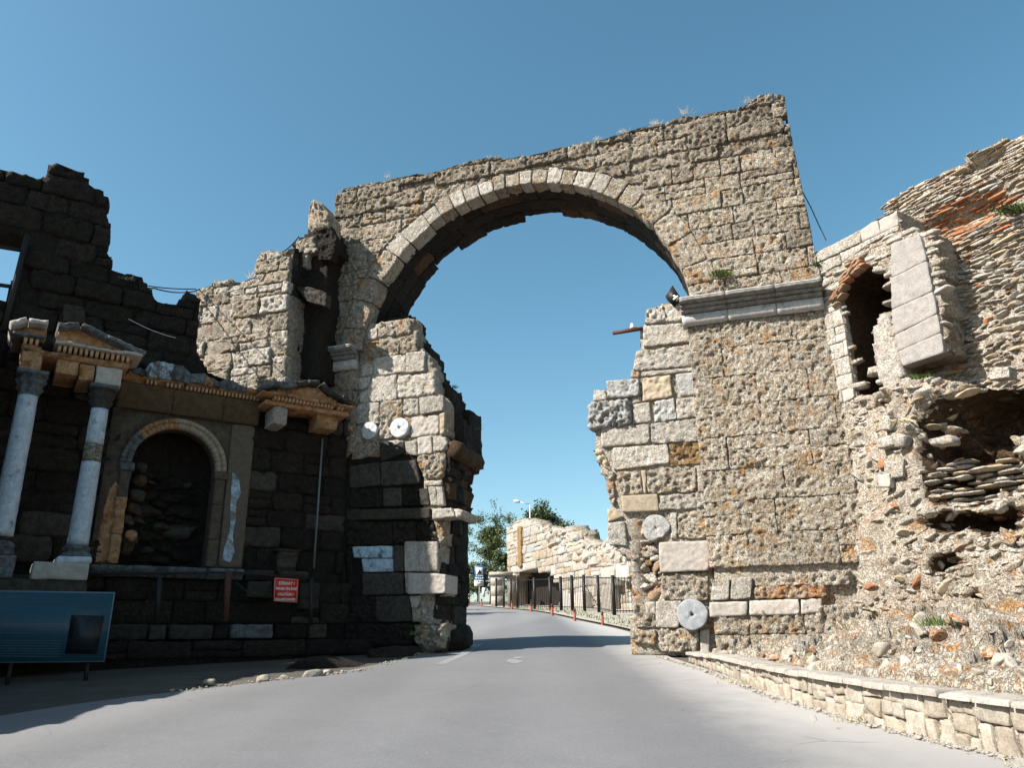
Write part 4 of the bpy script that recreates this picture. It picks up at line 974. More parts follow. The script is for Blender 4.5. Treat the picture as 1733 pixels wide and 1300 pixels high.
for i in range(len(tt)-1):
    (a, v0), (b, v1) = tt[i], tt[i+1]
    if b-a < .05: b = a+.05
    stone([(a, 7.62), (b+.02, 7.60), (b+.02, max(v1, 7.7)), (a, max(v0, 7.7))], lambda u, v, w: L.F(u, v, np.asarray(w)+.0), prot=.5+random.uniform(-.02, .03), depth=.7, rough=.05, pit=.02, er=.03, mat=pick([(M['oldgrey'], 4), (M['orange'], 1), (M['halfdark'], 1)]) if not 4 <= i <= 5 else M['limestain'], parent=fw_, name='cornice_fragment')
# podium ledge, sill course and steps
cutsL = [(2.02, 2.9), (2.9, 3.6), (3.6, 4.5), (4.5, 5.35), (5.4, 6.1), (6.25, 6.95)]
for a, b in cutsL:
    moulding(L, [(-.1, 2.95), (.28, 2.96), (.30, 3.02), (.38, 3.05), (.42, 3.12), (.42, 3.19), (.1, 3.21), (-.1, 3.21)], a+.005, b-.005, M['oldgrey'] if a < 5.3 else M['halfdark'], fw_, 'ledge_stone', rough=.02)
courses([(-3, 1.95), (8.2, 1.95), (8.2, 2.95), (-3, 2.95)], lambda u, v, w: L.F(u, v, np.asarray(w)+.12), (.48, .52), (.7, 1.3), [(M['dark'], 5), (M['halfdark'], 1)], fw_, rough=.02, pit=.02, res=.1, v0=1.95)
for a, b, mt in ((2.3, 3.35, 'halfdark'), (3.4, 3.75, 'halfdark'), (3.8, 4.75, 'halfdark'), (4.8, 5.1, 'dark'), (5.15, 6.15, 'oldgrey'), (6.2, 7.0, 'dark'), (7.05, 7.5, 'halfdark')):
    stone([(a, 1.6), (b, 1.6), (b, 1.92), (a, 1.92)], lambda u, v, w: L.F(u, v, np.asarray(w)+.5), prot=0, depth=.5, rough=.02, mat=M[mt], parent=fw_, name='step_stone', er=.04)
courses([(-3, 1.2), (8.6, 1.2), (8.6, 1.58), (-3, 1.58)], lambda u, v, w: L.F(u, v, np.asarray(w)+.8), (.36, .38), (1, 1.8), [(M['dark'], 5)], fw_, rough=.03, pit=.02, res=.1, v0=1.2, name='step_stone')
sheet([(-3, .5), (8.4, .5), (8.4, 1.56), (-3, 1.56)], lambda u, v, w: L.F(u, v, np.asarray(w)+.70), .2, 1.0, M['darkcore'], fw_, rough=.03)
sheet([(-3, .5), (8.2, .5), (8.2, 2.95), (-3, 2.95)], lambda u, v, w: L.F(u, v, np.asarray(w)+.03), .2, .4, M['darkcore'], fw_, rough=.02)
# rubble rough bank in front of the wall foot
# loose blocks standing on the ledge
def block_on(pl, u0, u1, v0, v1, w, dp, mat, label, name, cat='stone block', prof=None):
    mb = MB(); prof = prof or [(0, 0), (1, 0), (1, 1), (0, 1)]
    k = stone([(u0, v0), (u1, v0), (u1, v1), (u0, v1)], lambda u, v, ww: pl.F(u, v, np.asarray(ww)+w), prot=0, depth=dp, rough=.02, er=.03, mat=mat, parent=None, name=name); tagit(k, label, cat); return k
cap = thing('carved_capital', 'small dark carved capital standing on the ledge above the red sign', 'capital', tuple(L.F(6.45, 3.21, .2)))
moulding(L, [(-.1, 3.21), (.22, 3.21), (.22, 3.28), (.27, 3.30), (.24, 3.36), (.24, 3.5), (.27, 3.56), (.33, 3.62), (.34, 3.68), (-.1, 3.68)], 6.2, 6.68, M['halfdark'], cap, 'bell', rough=.03)
moulding(L, [(-.12, 3.682), (.36, 3.682), (.37, 3.74), (-.12, 3.74)], 6.14, 6.74, M['halfdark'], cap, 'abacus', rough=.02)
for (a, b, c, d, w, lab) in ((5.5, 6.1, 2.55, 2.94, .34, 'grey rounded block lying under the ledge left of the red sign'), (6.8, 7.3, 2.3, 2.94, .34, 'grey upright block under the ledge right of the red sign')):
    block_on(L, a, b, c, d, w, .3, M['halfdark'], lab, 'stone_block')
k = stone(L.pts([(104, 548), (143, 548), (143, 518), (108, 514)][::-1] if False else [(106, 548), (143, 550), (143, 522), (108, 516)], 0), L.F, prot=.12, depth=.2, rough=.02, mat=M['halfdark'], parent=fw_, name='pale_block', jit=0)

# steel frame in the window opening of the tower
sf = thing('window_grille', 'dark steel grille in the high opening at the left edge', 'grille', tuple(L.F(-.9, 9., .1)))
def steel(p0, p1, r, w=.05, nm='bar'):
    a = L.F(*L.at(*p0, w), w); b = L.F(*L.at(*p1, w), w); mb = MB(); tube(mb, [a, b], r, 4); mb.build(nm, M['iron'], sf)
steel((46, 398), (6, 560), .075, nm='post'); steel((-60, 408), (38, 424), .05, nm='bar'); steel((-60, 474), (26, 486), .05, nm='bar')

# ------------------------------------------------------------------ two pedimented porches (aediculae)
def column(parent, u, w, v0, v1, r0, r1, band=None):
    c = thing_part(parent, 'column', L.F(u, v0, w))
    def cyl(name, a, b, mat, f=1., n=28, seed=0, fl=0.):
        mb = MB(); K = max(2, int((b-a)/.12)); V = []
        for i in range(K+1):
            z = a+(b-a)*i/K; s = (z-v0)/(v1-v0); r = (r0+(r1-r0)*s)*f
            for j in range(n):
                t = 6.2832*j/n; rr = r*(1+fl*(1 if j % 2 else -1)); V.append((u+rr*math.cos(t), z, w+rr*math.sin(t)))
        V = np.array(V); P = L.F(V[:, 0], V[:, 1], V[:, 2]); P = P+(P-P.mean(0))*(.02*fbm(P, 3, 2))[:, None]*0+.004*fbm(P, 9, 2)[:, None]
        Q = [(i*n+j, (i+1)*n+j, (i+1)*n+(j+1) % n, i*n+(j+1) % n) for i in range(K) for j in range(n)]
        P = np.concatenate([P, P[:n].mean(0)[None], P[-n:].mean(0)[None]]); T = [(K*n+n, j, (j+1) % n) for j in range(n)]+[(K*n+n+1, K*n+(j+1) % n, K*n+j) for j in range(n)]
        return mk(name, P, Q, T, mat, c, smooth=True)
    if band: cyl('shaft', v0, band[0]-.01, M['marble']); cyl('shaft_band', band[0], band[1], M['travdark'], .985, 28); cyl('shaft', band[1]+.01, v1, M['marble'])
    else: cyl('shaft', v0+.1, v1, M['marble'], 1.0, 28, 0, .02); 
    # base
    mb = MB()
    prof = [(1.0, 0), (1.05, -.02), (1.22, -.05), (1.3, -.09), (1.22, -.13), (1.12, -.15), (1.3, -.18), (1.42, -.22), (1.42, -.28), (0.2, -.28)]
    def lathe(name, prof, rb, zz, mat, n=24, mod=None):
        V = []
        for f, z in prof:
            for j in range(n):
                t = 6.2832*j/n; rr = rb*f*(1+(mod(t, z) if mod else 0)); V.append((u+rr*math.cos(t), zz+z, w+rr*math.sin(t)))
        V = np.array(V); K = len(prof)-1; P = L.F(V[:, 0], V[:, 1], V[:, 2]); P = P+.01*fbm(P, 9, 2)[:, None]
        Q = [(i*n+j, (i+1)*n+j, (i+1)*n+(j+1) % n, i*n+(j+1) % n) for i in range(K) for j in range(n)]
        return mk(name, P, Q, None, mat, c)
    lathe('base', prof[::-1], r0, v0, M['oldgrey'])
    lathe('capital', [(.95, 0), (1.12, .02), (1.0, .05), (1.05, .07), (1.32, .16), (1.12, .19), (1.18, .24), (1.5, .34), (1.25, .36), (1.55, .45), (1.35, .47), (.2, .47)], r1, v1, M['oldgrey'] if band is None else M['halfdark'], 32, lambda t, z: .10*math.cos(8*t)*(z > .06)*(z < .46))
    mb = MB(); box(mb, L.F, u-r1*1.6, u+r1*1.6, v1+.44, v1+.52, w-r1*1.6, w+r1*1.6); mb.build('abacus', M['oldgrey'], c)
    return c
def thing_part(parent, name, loc):
    o = bpy.data.objects.new(name, None); COL.objects.link(o); o.parent = parent; o.location = np.array(loc)-WL[parent.name]; WL[o.name] = np.array(loc, float); o.empty_display_size = .2; return o
pa = thing('columned_porch', 'marble porch at left with two tall columns and a broken pediment', 'porch', tuple(L.F(1.0, 2.4, 1.1)))
column(pa, .30, 1.1, 3.5, 6.55, .215, .185)
column(pa, 1.68, 1.1, 3.5, 6.47, .205, .175, band=(5.28, 5.66))
block_ = lambda u0, u1, v0, v1, w0, w1, mat, nm, par, **k: stone([(u0, v0), (u1, v0), (u1, v1), (u0, v1)], lambda u, v, w: L.F(u, v, np.asarray(w)+w1), prot=0, depth=w1-w0, mat=mat, parent=par, name=nm, **dict(dict(rough=.012, er=.02), **k))
block_(.92, 1.93, 2.76, 3.10, .55, 1.5, M['pink'], 'pedestal', pa)
block_(1.3, 1.98, 3.09, 3.24, .75, 1.45, M['marble'], 'plinth', pa, er=.06)
block_(-.1, .62, 2.76, 3.2, .6, 1.5, M['oldgrey'], 'pedestal', pa)
block_(-1.0, 1.95, 2.3, 2.76, .3, 1.45, M['halfdark'], 'pedestal_course', pa)
block_(-1.0, 2.0, 1.3, 2.3, .3, 1.4, M['dark'], 'pedestal_course', pa)
block_(.04, .42, 7.02, 7.50, .25, 1.32, M['orange'], 'architrave_block', pa, rough=.03)
block_(.70, 1.12, 7.12, 7.42, .25, 1.28, M['orange'], 'architrave_block', pa, rough=.02)
block_(1.14, 1.44, 7.04, 7.40, .25, 1.30, M['orange'], 'architrave_block', pa, rough=.02)
block_(1.46, 2.0, 6.99, 7.42, .25, 1.30, M['pink'], 'architrave_block', pa, rough=.02)
block_(.3, 2.1, 7.42, 7.56, .2, 1.34, M['orange'], 'frieze', pa, rough=.02)
block_(.0, .36, 7.5, 7.62, .2, 1.34, M['orange'], 'frieze', pa, rough=.02)
dentils(.66, 2.12, 7.57, 7.70, 1.1, 1.45, pa, M['dent'], 14)
dentils(.02, .34, 7.62, 7.74, 1.1, 1.42, pa, M['dent'], 3)
def pedim(pa, PO, w0, w1, u0, u1, vb, lab):
    # horizontal cornice, sunk tympanum, raking cornice
    pass
PO = [(.62, 7.70), (2.20, 7.70), (2.15, 7.86), (1.6, 8.05), (1.0, 8.26), (.80, 8.24), (.62, 8.12)]
def sheet_part(*a, **k):
    o = sheet(*a, **k)
    if o is not None and 'kind' in o: del o['kind']
    return o
sheet_part(PO, lambda u, v, w: L.F(u, v, np.asarray(w)+1.26), .06, 1.0, M['orange'], pa, 'tympanum', rough=.012)
def rake(parent, P, w0, w1, th_, mat, nm='raking_cornice', seg=.12):
    for (a, b), (c, d) in zip(P[:-1], P[1:]):
        ln = math.hypot(c-a, d-b); n = max(1, int(ln/.5))
        nx, ny = -(d-b)/ln, (c-a)/ln
        for i in range(n):
            s0, s1 = i/n, (i+1)/n; p = (a+(c-a)*s0, b+(d-b)*s0); q = (a+(c-a)*s1, b+(d-b)*s1)
            tj = th_*random.uniform(.8, 1.2)
            stone([p, q, (q[0]+nx*tj, q[1]+ny*tj), (p[0]+nx*tj, p[1]+ny*tj)], lambda u, v, w: L.F(u, v, np.asarray(w)+w1), prot=0, depth=w1-w0, rough=.03, pit=.02, er=.025, res=.05, mat=mat, parent=parent, name=nm, jit=.004)
rake(pa, [(.60, 7.70), (2.34, 7.72)], .2, 1.52, .075, M['pink'], 'cornice')
rake(pa, [(.60, 8.06), (1.0, 8.16)], .2, 1.56, .11, M['oldgrey'])
rake(pa, [(1.0, 8.16), (1.55, 7.98), (2.36, 7.76)], .2, 1.56, .11, M['oldgrey'])
rake(pa, [(-.18, 7.74), (.40, 7.76)], .2, 1.5, .09, M['oldgrey'], 'cornice')
rake(pa, [(-.22, 7.86), (.05, 8.03), (.40, 8.05)], .2, 1.56, .12, M['pink'])
sheet_part([(-.12, 7.76), (.38, 7.76), (.38, 8.02), (.06, 8.02), (-.14, 7.9)], lambda u, v, w: L.F(u, v, np.asarray(w)+1.3), .06, 1.0, M['orange'], pa, 'tympanum', rough=.012)

pb = thing('pediment_fragment', 'small broken pediment on two stone brackets beside the arch', 'pediment', tuple(L.F(6.4, 7.0, .4)))
dentils(5.55, 7.45, 7.40, 7.50, .6, .92, pb, M['dent'], 20, (17,))
block_(5.35, 7.62, 7.28, 7.40, .0, .80, M['orange'], 'frieze', pb, rough=.02)
rake(pb, [(5.20, 7.50), (7.72, 7.46)], .0, 1.0, .08, M['orange'], 'cornice')
sheet_part([(5.4, 7.55), (7.6, 7.5), (7.2, 7.68), (6.8, 7.9), (6.4, 7.9), (6.1, 7.8), (5.5, 7.68)], lambda u, v, w: L.F(u, v, np.asarray(w)+.78), .06, .75, M['orange'], pb, 'tympanum', rough=.02)
rake(pb, [(5.22, 7.60), (5.5, 7.74), (5.75, 7.72), (6.1, 7.80)], .0, 1.02, .13, M['oldgrey'])
rake(pb, [(6.1, 7.80), (6.4, 7.93), (6.7, 7.95), (6.95, 7.74), (7.3, 7.66), (7.75, 7.48)], .0, 1.0, .14, M['halfdark'])
block_(5.62, 5.95, 6.80, 7.27, .0, .78, M['white'], 'bracket', pb, rough=.02)
block_(6.80, 7.38, 6.90, 7.27, .0, .62, M['orange'], 'bracket', pb, rough=.03)

# the wing that returns towards us beyond the left edge; it casts the shade on the road
wg = thing('ruined_wall', 'ruined masonry wing at far left running beside the road', 'ruined wall', (-11.8, 8, .5))
WP = Plane((-11.9, 15.2), (.10, -1.))
wgo = [(0, .2), (17, -.6), (17, 3.4), (15, 3.9), (14.2, 4.2), (12.5, 4.0), (11, 4.6), (10.2, 4.4), (9.1, 4.8), (8.2, 4.8), (6.9, 5.3), (5.8, 5.3), (5.2, 5.8), (4.2, 5.8), (3.0, 6.2), (2.0, 6.4), (1.2, 8.0), (0, 8.4)]
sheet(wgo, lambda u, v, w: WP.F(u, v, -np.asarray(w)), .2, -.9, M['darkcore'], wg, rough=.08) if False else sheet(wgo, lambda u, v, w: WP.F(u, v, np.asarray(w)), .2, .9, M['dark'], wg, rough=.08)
# ------------------------------------------------------------------ RIGHT: wall with the round-headed niche
rw = thing('niche_wall', 'bright pale wall right of the arch with a dark round-headed niche and an overhanging ashlar slab', 'ancient wall', tuple(RW.F(1.2, 1.2, -.3)))
ni = RW.pts([(1418, 492), (1426, 472), (1446, 454), (1470, 447), (1492, 452), (1505, 472), (1508, 500), (1507, 528), (1490, 534), (1478, 560), (1480, 600), (1488, 640), (1497, 664), (1447, 670), (1440, 620), (1432, 565), (1424, 520)], 0)
wo = RW.pts([(1368, 434), (1440, 398), (1518, 352), (1524, 392), (1575, 392), (1590, 500), (1597, 597), (1527, 618), (1520, 625), (1535, 700), (1500, 760), (1380, 760)], 0)
sheet(wo, lambda u, v, w: RW.F(u, v, np.asarray(w)-.05), .075, 2.2, M['palecore'], rw, holes=[ni], rough=.03)
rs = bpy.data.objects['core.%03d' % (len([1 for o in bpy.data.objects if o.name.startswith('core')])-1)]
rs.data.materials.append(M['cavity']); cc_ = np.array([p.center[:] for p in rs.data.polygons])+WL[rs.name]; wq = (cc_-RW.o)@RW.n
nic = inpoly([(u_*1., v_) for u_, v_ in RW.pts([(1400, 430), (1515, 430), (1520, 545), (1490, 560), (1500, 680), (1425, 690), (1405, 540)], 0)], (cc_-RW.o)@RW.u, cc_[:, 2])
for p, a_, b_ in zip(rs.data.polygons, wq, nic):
    if a_ < -.16 and b_: p.material_index = 1  # niche reveals recoloured dark red-brown, painting in the recess shade
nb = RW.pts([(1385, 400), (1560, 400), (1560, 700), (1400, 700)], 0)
sheet(nb, lambda u, v, w: RW.F(u, v, np.asarray(w)-2.1), .10, .4, M['cavity'], rw, rough=.04)  # niche back in the same darkened brown, shade in the colour
top = RW.pts([(1366, 436), (1440, 398), (1518, 352), (1521, 388), (1470, 412), (1430, 440), (1374, 470)], 0)
courses(top, RW.F, (.30, .36), (.4, .9), [(M['white'], 3), (M['pink'], 1)], rw, gap=.008, rough=.012, pit=.01, res=.05, er=.012, minA=.01, slant=0)
lft = RW.pts([(1392, 510), (1418, 505), (1430, 560), (1446, 672), (1412, 690), (1398, 600)], 0)
courses(lft, RW.F, (.34, .5), (.25, .45), [(M['white'], 3), (M['pink'], 2)], rw, gap=.007, rough=.008, pit=.006, res=.05, er=.012, prot=(.0, .02), minA=.008)
slab = RW.pts([(1508, 408), (1560, 392), (1597, 597), (1527, 618), (1516, 560), (1508, 520)], .0)
SLF = lambda u, v, w: RW.F(u, v, np.asarray(w)+.05)
sl_px = [[(1508, 412), (1556, 396), (1568, 440), (1508, 470)], [(1508, 470.8), (1568, 440.8), (1578, 492), (1508, 524)], [(1508, 524.8), (1578, 492.8), (1586, 530), (1514, 566)], [(1514, 566.8), (1586, 530.8), (1592, 562), (1520, 594)], [(1520, 594.8), (1592, 562.8), (1597, 596), (1527, 620)]]
M['slab'] = stone_mat('grey_buff_slab', (.31, .285, .26), (.26, .235, .21), (.24, .19, .14), .70, .4, .015, .6, .0)
for q in sl_px:
    P = RW.pts(q, .05); stone(P[::-1], SLF, prot=0, depth=.34, rough=.007, pit=.010, er=.006, mat=M['slab'], parent=rw, name='ashlar', jit=0)
# wall courses beside the slab, brick fringe round the niche, rough stones over the rest
avn = lambda u, v: bool(inpoly(ni, np.array(u), np.array(v))) or bool(inpoly(slab, np.array(u), np.array(v))) or bool(inpoly(top, np.array(u), np.array(v))) or bool(inpoly(lft, np.array(u), np.array(v)))
scatter(wo, RW, 420, .085, [(M['white'], 4), (M['palecore'], 3), (M['pink'], 1), (M['brick'], .12)], rw, w=-.03, avoid=avn, lim=200, shape=2, flat=(.3, .6), long=(1.2, 2.0), tilt=.08, sink=.75)
for i in range(34):
    t = i/33; x = 1414+t*48+random.uniform(-5, 5); y = 512-math.sin(t*1.6)*68+random.uniform(-8, 8)
    u, v = RW.at(x, y, 0); lump(rw, RW.F(u, v, -.02), (RW.u, -RW.n, RW.v), (.10, .14, .035), (0, random.uniform(-.9, -.1), 0), M['mortar'] if i % 3 else M['brick'], 2, 'brick')
lo_ = RW.pts([(1478, 560), (1500, 528), (1516, 560), (1526, 620), (1530, 660), (1500, 664), (1488, 640)], .0)
sheet(lo_, lambda u, v, w: RW.F(u, v, np.asarray(w)+.02), .07, .5, M['white'], rw, rough=.05)

# wall of tilted thin stones and brick layers above right, standing further back
BR = -.85
br = thing('rubble_wall', 'high wall of thin tilted stone and red brick layers at the right edge, weed growing on it', 'ruined wall', tuple(RW.F(4, 1, BR-.5)))
bo_ = RW.pts([(1496, 348), (1512, 336), (1540, 318), (1575, 302), (1610, 285), (1630, 268), (1634, 258), (1656, 248), (1690, 236), (1733, 224), (1830, 205), (1900, 640), (1530, 680), (1540, 400), (1520, 388)], BR)
cv1 = RW.at(1615, 372, BR); cv2 = RW.at(1655, 272, BR)
def brw(u, v):
    f = -.42*np.exp(-(((u-cv1[0]-(v-cv1[1])*.2)/.95)**4+((v-cv1[1])/.28)**2))
    f = f-.45*np.exp(-(((u-cv2[0])/.5)**4+((v-cv2[1])/.2)**2))
    return f+.06*np.sin(v*5+u)
sheet(bo_, lambda u, v, w: RW.F(u, v, np.asarray(w)+BR-.05), .10, 1.1, M['palecore'], br, wfun=brw, rough=.06)
def brm(u, v):
    d = ((u-cv1[0])/1.3)**2+((v-cv1[1])/.5)**2
    if d < 1 and random.random() < .7: return M['brick']
    return pick([(M['white'], 4), (M['palecore'], 2.5), (M['tan'], 2.2), (M['brick'], .5), (M['trav'], 2), (M['grey'], .5)])
tl = lambda u, v: v < 9.0
scatter(bo_, RW, 780, .115, brm, br, wfun=brw, w=BR+.0, flat=(.13, .36), long=(.8, 2.2), tilt=.07, lim=300, lean=.05, avoid=tl, minr=.42, big=1.35, sink=.85, shape=2)
scatter(bo_, RW, 520, .085, [(M['white'], 5), (M['palecore'], 2), (M['tan'], 1.5), (M['grey'], .7), (M['brick'], .3)], br, wfun=brw, w=BR+.02, flat=(.4, .65), long=(1.1, 2.0), tilt=.15, lim=0, avoid=lambda u, v: v >= 9.0, minr=.5, big=1.6, sink=.6, shape=3)
# blocks on the end of the wall behind the slab
SE = side(RW, RW.at(1583, 500, 0)[0], .0)
for i, (v0, v1, mt) in enumerate(((9.3, 9.72, 'grey'), (8.9, 9.28, 'trav'), (8.52, 8.87, 'trav'), (8.15, 8.5, 'grey'), (7.7, 8.1, 'travdark'), (7.3, 7.68, 'travdark'), (7.02, 7.28, 'trav'))):
    stone([(.04, v0), (.82, v0), (.80, v1), (.05, v1)], SE.F, prot=.02+.05*(i % 2), depth=.3, rough=.03, pit=.03, er=.04, res=.06, mat=M[mt], parent=rw, name='end_stone')

# the collapsed rubble mass below
rb = thing('rubble_mass', 'collapsed rubble and mortar bank below the niche with a deep dark hollow', 'rubble bank', tuple(RW.F(2.2, .6, .5)))
ro = RW.pts([(1395, 690), (1430, 672), (1470, 668), (1520, 650), (1560, 640), (1600, 642), (1660, 655), (1733, 648), (1860, 640), (1900, 1330), (1640, 1290), (1500, 1240), (1395, 1160), (1390, 1115), (1440, 900)], .35)
def P_(x, y, w=.35): return RW.at(x, y, w)
hol = [P_(1640, 790), P_(1700, 690), P_(1590, 715), P_(1600, 955), P_(1575, 745), P_(1655, 1060), P_(1450, 1100), P_(1610, 1165), P_(1480, 690)]
def rww(u, v, carve=True):
    u = np.asarray(u, float); v = np.asarray(v, float); foot = 1.15*np.clip((1.9-v)/1.3, 0, 1.2)**1.4*np.clip(u/1.5, 0, 1)
    f = .02+.42*1/(1+np.exp(-(u-.9)*3.0))+.12*(4-v)/4
    f = np.where(v > 6.2, f, f)
    def g(c, a, b, p=2): return np.exp(-((np.abs(u-c[0])/a)**p+(np.abs(v-c[1])/b)**p))
    f0 = f; Pq = np.stack([u.ravel(), v.ravel(), 0*u.ravel()], 1); u = u+.22*fbm(Pq, 1.5, 3, 301).reshape(u.shape); v = v+.20*fbm(Pq, 1.7, 3, 302).reshape(v.shape)
    f = f-1.4*g(hol[0], .78, .58, 4)-1.9*g(hol[1], 1.05, .46, 5)-1.0*g(P_(1640, 885), .8, .17, 4)-.35*g(hol[2], .25, .3)-.7*g(hol[3], .26, .15, 3)-.7*g(hol[4], .16, .45, 3)
    f = f-.9*g(hol[5], .13, .45, 3)-.7*g(hol[6], .30, .16, 3)-1.0*g(hol[7], .22, .17, 4)-.3*g(hol[8], .4, .12)
    if not carve: f = f0
    f = f+foot; Pn = Pq
    return f+.14*fbm(Pn, 1.7, 3, 91).reshape(u.shape)+.05*fbm(Pn, 6, 2, 95).reshape(u.shape)
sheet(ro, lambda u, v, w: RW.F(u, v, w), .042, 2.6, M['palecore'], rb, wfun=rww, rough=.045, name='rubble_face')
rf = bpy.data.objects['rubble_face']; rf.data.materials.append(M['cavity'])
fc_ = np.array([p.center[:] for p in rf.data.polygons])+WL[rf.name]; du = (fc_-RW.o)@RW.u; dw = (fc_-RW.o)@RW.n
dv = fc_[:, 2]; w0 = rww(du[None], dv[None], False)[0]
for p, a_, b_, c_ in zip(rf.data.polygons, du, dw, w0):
    if b_ < c_-.16 and a_ > .3: p.material_index = 1  # carved faces turn dark brown, painting in the shade of the hollows
def rbm(u, v):
    if u > .5 and float(rww(np.array([[u]]), np.array([[v]]))[0, 0]) < -.25: return M['cavity']  # stones inside the hollow take the shade-darkened brown too
    if v < 2.6: return pick([(M['palecore'], 3), (M['tan'], 2), (M['trav'], 2), (M['brick'], .5), (M['white'], 1)])
    return pick([(M['white'], 5), (M['palecore'], 3), (M['tan'], 1), (M['brick'], .5), (M['trav'], 1)])
scatter(ro, RW, 1500, .07, rbm, rb, wfun=rww, flat=(.4, .75), long=(1, 1.6), tilt=.35, lim=290, minr=.6, big=2.3, small=.5, sink=.5, shape=3, avoid=lambda u, v: u < .9 and random.random() < .75)
sv = [P_(x, y, .35) for x, y in ((1568, 776), (1700, 776), (1722, 800), (1725, 830), (1700, 850), (1600, 862), (1560, 820))]
for i in range(64):
    while True:
        u = random.uniform(min(p[0] for p in sv), max(p[0] for p in sv)); v = random.uniform(min(p[1] for p in sv), max(p[1] for p in sv))
        if inpoly(sv, np.array(u), np.array(v)): break
    wv = float(rww(np.array([[u]]), np.array([[v]]))[0, 0]); v = round(v/.105)*.105+random.uniform(-.01, .01)
    lump(rb, RW.F(u, v, -.02+random.uniform(-.12, .16)-.25*(u-sv[0][0])), (RW.u, -RW.n, RW.v), (random.uniform(.12, .26), random.uniform(.14, .3), random.uniform(.022, .04)), (random.gauss(0, .05), random.gauss(0, .05), random.gauss(0, .2)), pick([(M['white'], 4), (M['palecore'], 1), (M['tan'], .7)]), 2, 'thin_stone')
# bigger blocks seen in the bank
quads(RW, .35, [
    ([(1530, 1072), (1630, 1068), (1636, 1092), (1532, 1094)], 'white', B(prot=.22, depth=.8, rough=.02, er=.05)),
    ([(1550, 1042), (1610, 1038), (1612, 1060), (1548, 1060)], 'white', B(prot=.15, depth=.7, rough=.03, er=.05)),
    ([(1528, 1100), (1600, 1098), (1632, 1135), (1634, 1165), (1524, 1172)], 'palecore', B(prot=.18, depth=.8, rough=.05, er=.08)),
    ([(1492, 708), (1510, 704), (1512, 728), (1494, 730)], 'white', B(prot=.1)),
    ([(1488, 744), (1515, 738), (1520, 756), (1490, 762)], 'white', B(prot=.14, er=.05)),
    ([(1518, 734), (1542, 738), (1540, 758), (1522, 760)], 'white', B(prot=.2, er=.06)),
    ([(1500, 782), (1536, 778), (1534, 808), (1502, 812)], 'white', B(prot=.12)),
    ([(1492, 805), (1512, 803), (1513, 826), (1494, 826)], 'pink', B(prot=.16)),
    ([(1582, 746), (1620, 738), (1628, 754), (1586, 758)], 'white', B(prot=.3, er=.06)),
    ([(1680, 626), (1715, 622), (1716, 640), (1682, 645)], 'white', B(prot=.15)),
    ([(1566, 1162), (1582, 1160), (1582, 1176), (1568, 1176)], 'tan', B(prot=.25)),
], rb, name='block')
# column fragment lying at the right edge
cf = thing('column_fragment', 'broken fluted column fragment lying behind the low wall at the right edge', 'column fragment', tuple(RW.F(2.45, .5, 1.7)))
fr = [(1662, 1190), (1664, 1172), (1672, 1152), (1700, 1144), (1726, 1146), (1745, 1152), (1760, 1200), (1700, 1204)]
def flute(uv): return -.02*np.abs(np.sin((uv[..., 0]-RW.at(1662, 1170, 1.7)[0])*26))*(uv[..., 0] < RW.at(1682, 1170, 1.7)[0])
stone(RW.pts(fr, 1.7)[::-1], lambda u, v, w: RW.F(u, v, np.asarray(w)+1.7), prot=0, depth=.5, rough=.012, er=.05, res=.02, mat=M['tan'], parent=cf, name='drum', face=flute)

# ------------------------------------------------------------------ low retaining wall along the road
lw = thing('low_roadside_wall', 'low rubble wall with flat capstones edging the road at lower right', 'low wall', (3.9, 12, .7))
path = smooth_line([(6.2, 4.4), (5.2, 6.0), (4.52, 7.41), (4.02, 9.28), (3.72, 11.9), (3.74, 14.5), (3.72, 17.4)], 10)
path = np.array(path); sg = np.r_[0, np.cumsum(np.linalg.norm(np.diff(path, axis=0), axis=1))]
def wall_h(s_): y = np.interp(s_, sg, path[:, 1]); return np.interp(y, [4, 7.4, 9.3, 11.9, 15, 17.5], [.48, .44, .40, .33, .24, .12])
def WF(u, v, w):                       # u = distance along the wall, v = height over the road, w = out towards the road
    u = np.asarray(u, float); x = np.interp(u, sg, path[:, 0]); y = np.interp(u, sg, path[:, 1])
    dx = np.interp(u+.05, sg, path[:, 0])-np.interp(u-.05, sg, path[:, 0]); dy = np.interp(u+.05, sg, path[:, 1])-np.interp(u-.05, sg, path[:, 1])
    l = np.hypot(dx, dy)+1e-9; return np.stack([x-dy/l*np.asarray(w), y+dx/l*np.asarray(w), SLOPE*y+np.asarray(v)+0*x], -1)
s = 0.; TOT = sg[-1]
def low_stone(poly, **k): return stone(poly, WF, parent=lw, **k)
wm = [(M['tan'], 2), (M['pink'], 2), (M['grey'], 1), (M['white'], 1.6), (M['trav'], .5)]
M['lw1'] = stone_mat('buff_rubble_stone', (.34, .29, .225), (.26, .22, .17), (.35, .22, .12), .7, .4, .015, .5, .2)
M['lw2'] = stone_mat('pale_rubble_stone', (.40, .355, .29), (.32, .28, .225), (.35, .22, .12), .72, .4, .015, .5, .2)
M['lwcap'] = stone_mat('grey_buff_capstone', (.36, .325, .28), (.29, .26, .22), (.30, .2, .12), .74, .35, .012, .5, .1)
wm = [(M['lw1'], 3), (M['lw2'], 3)]
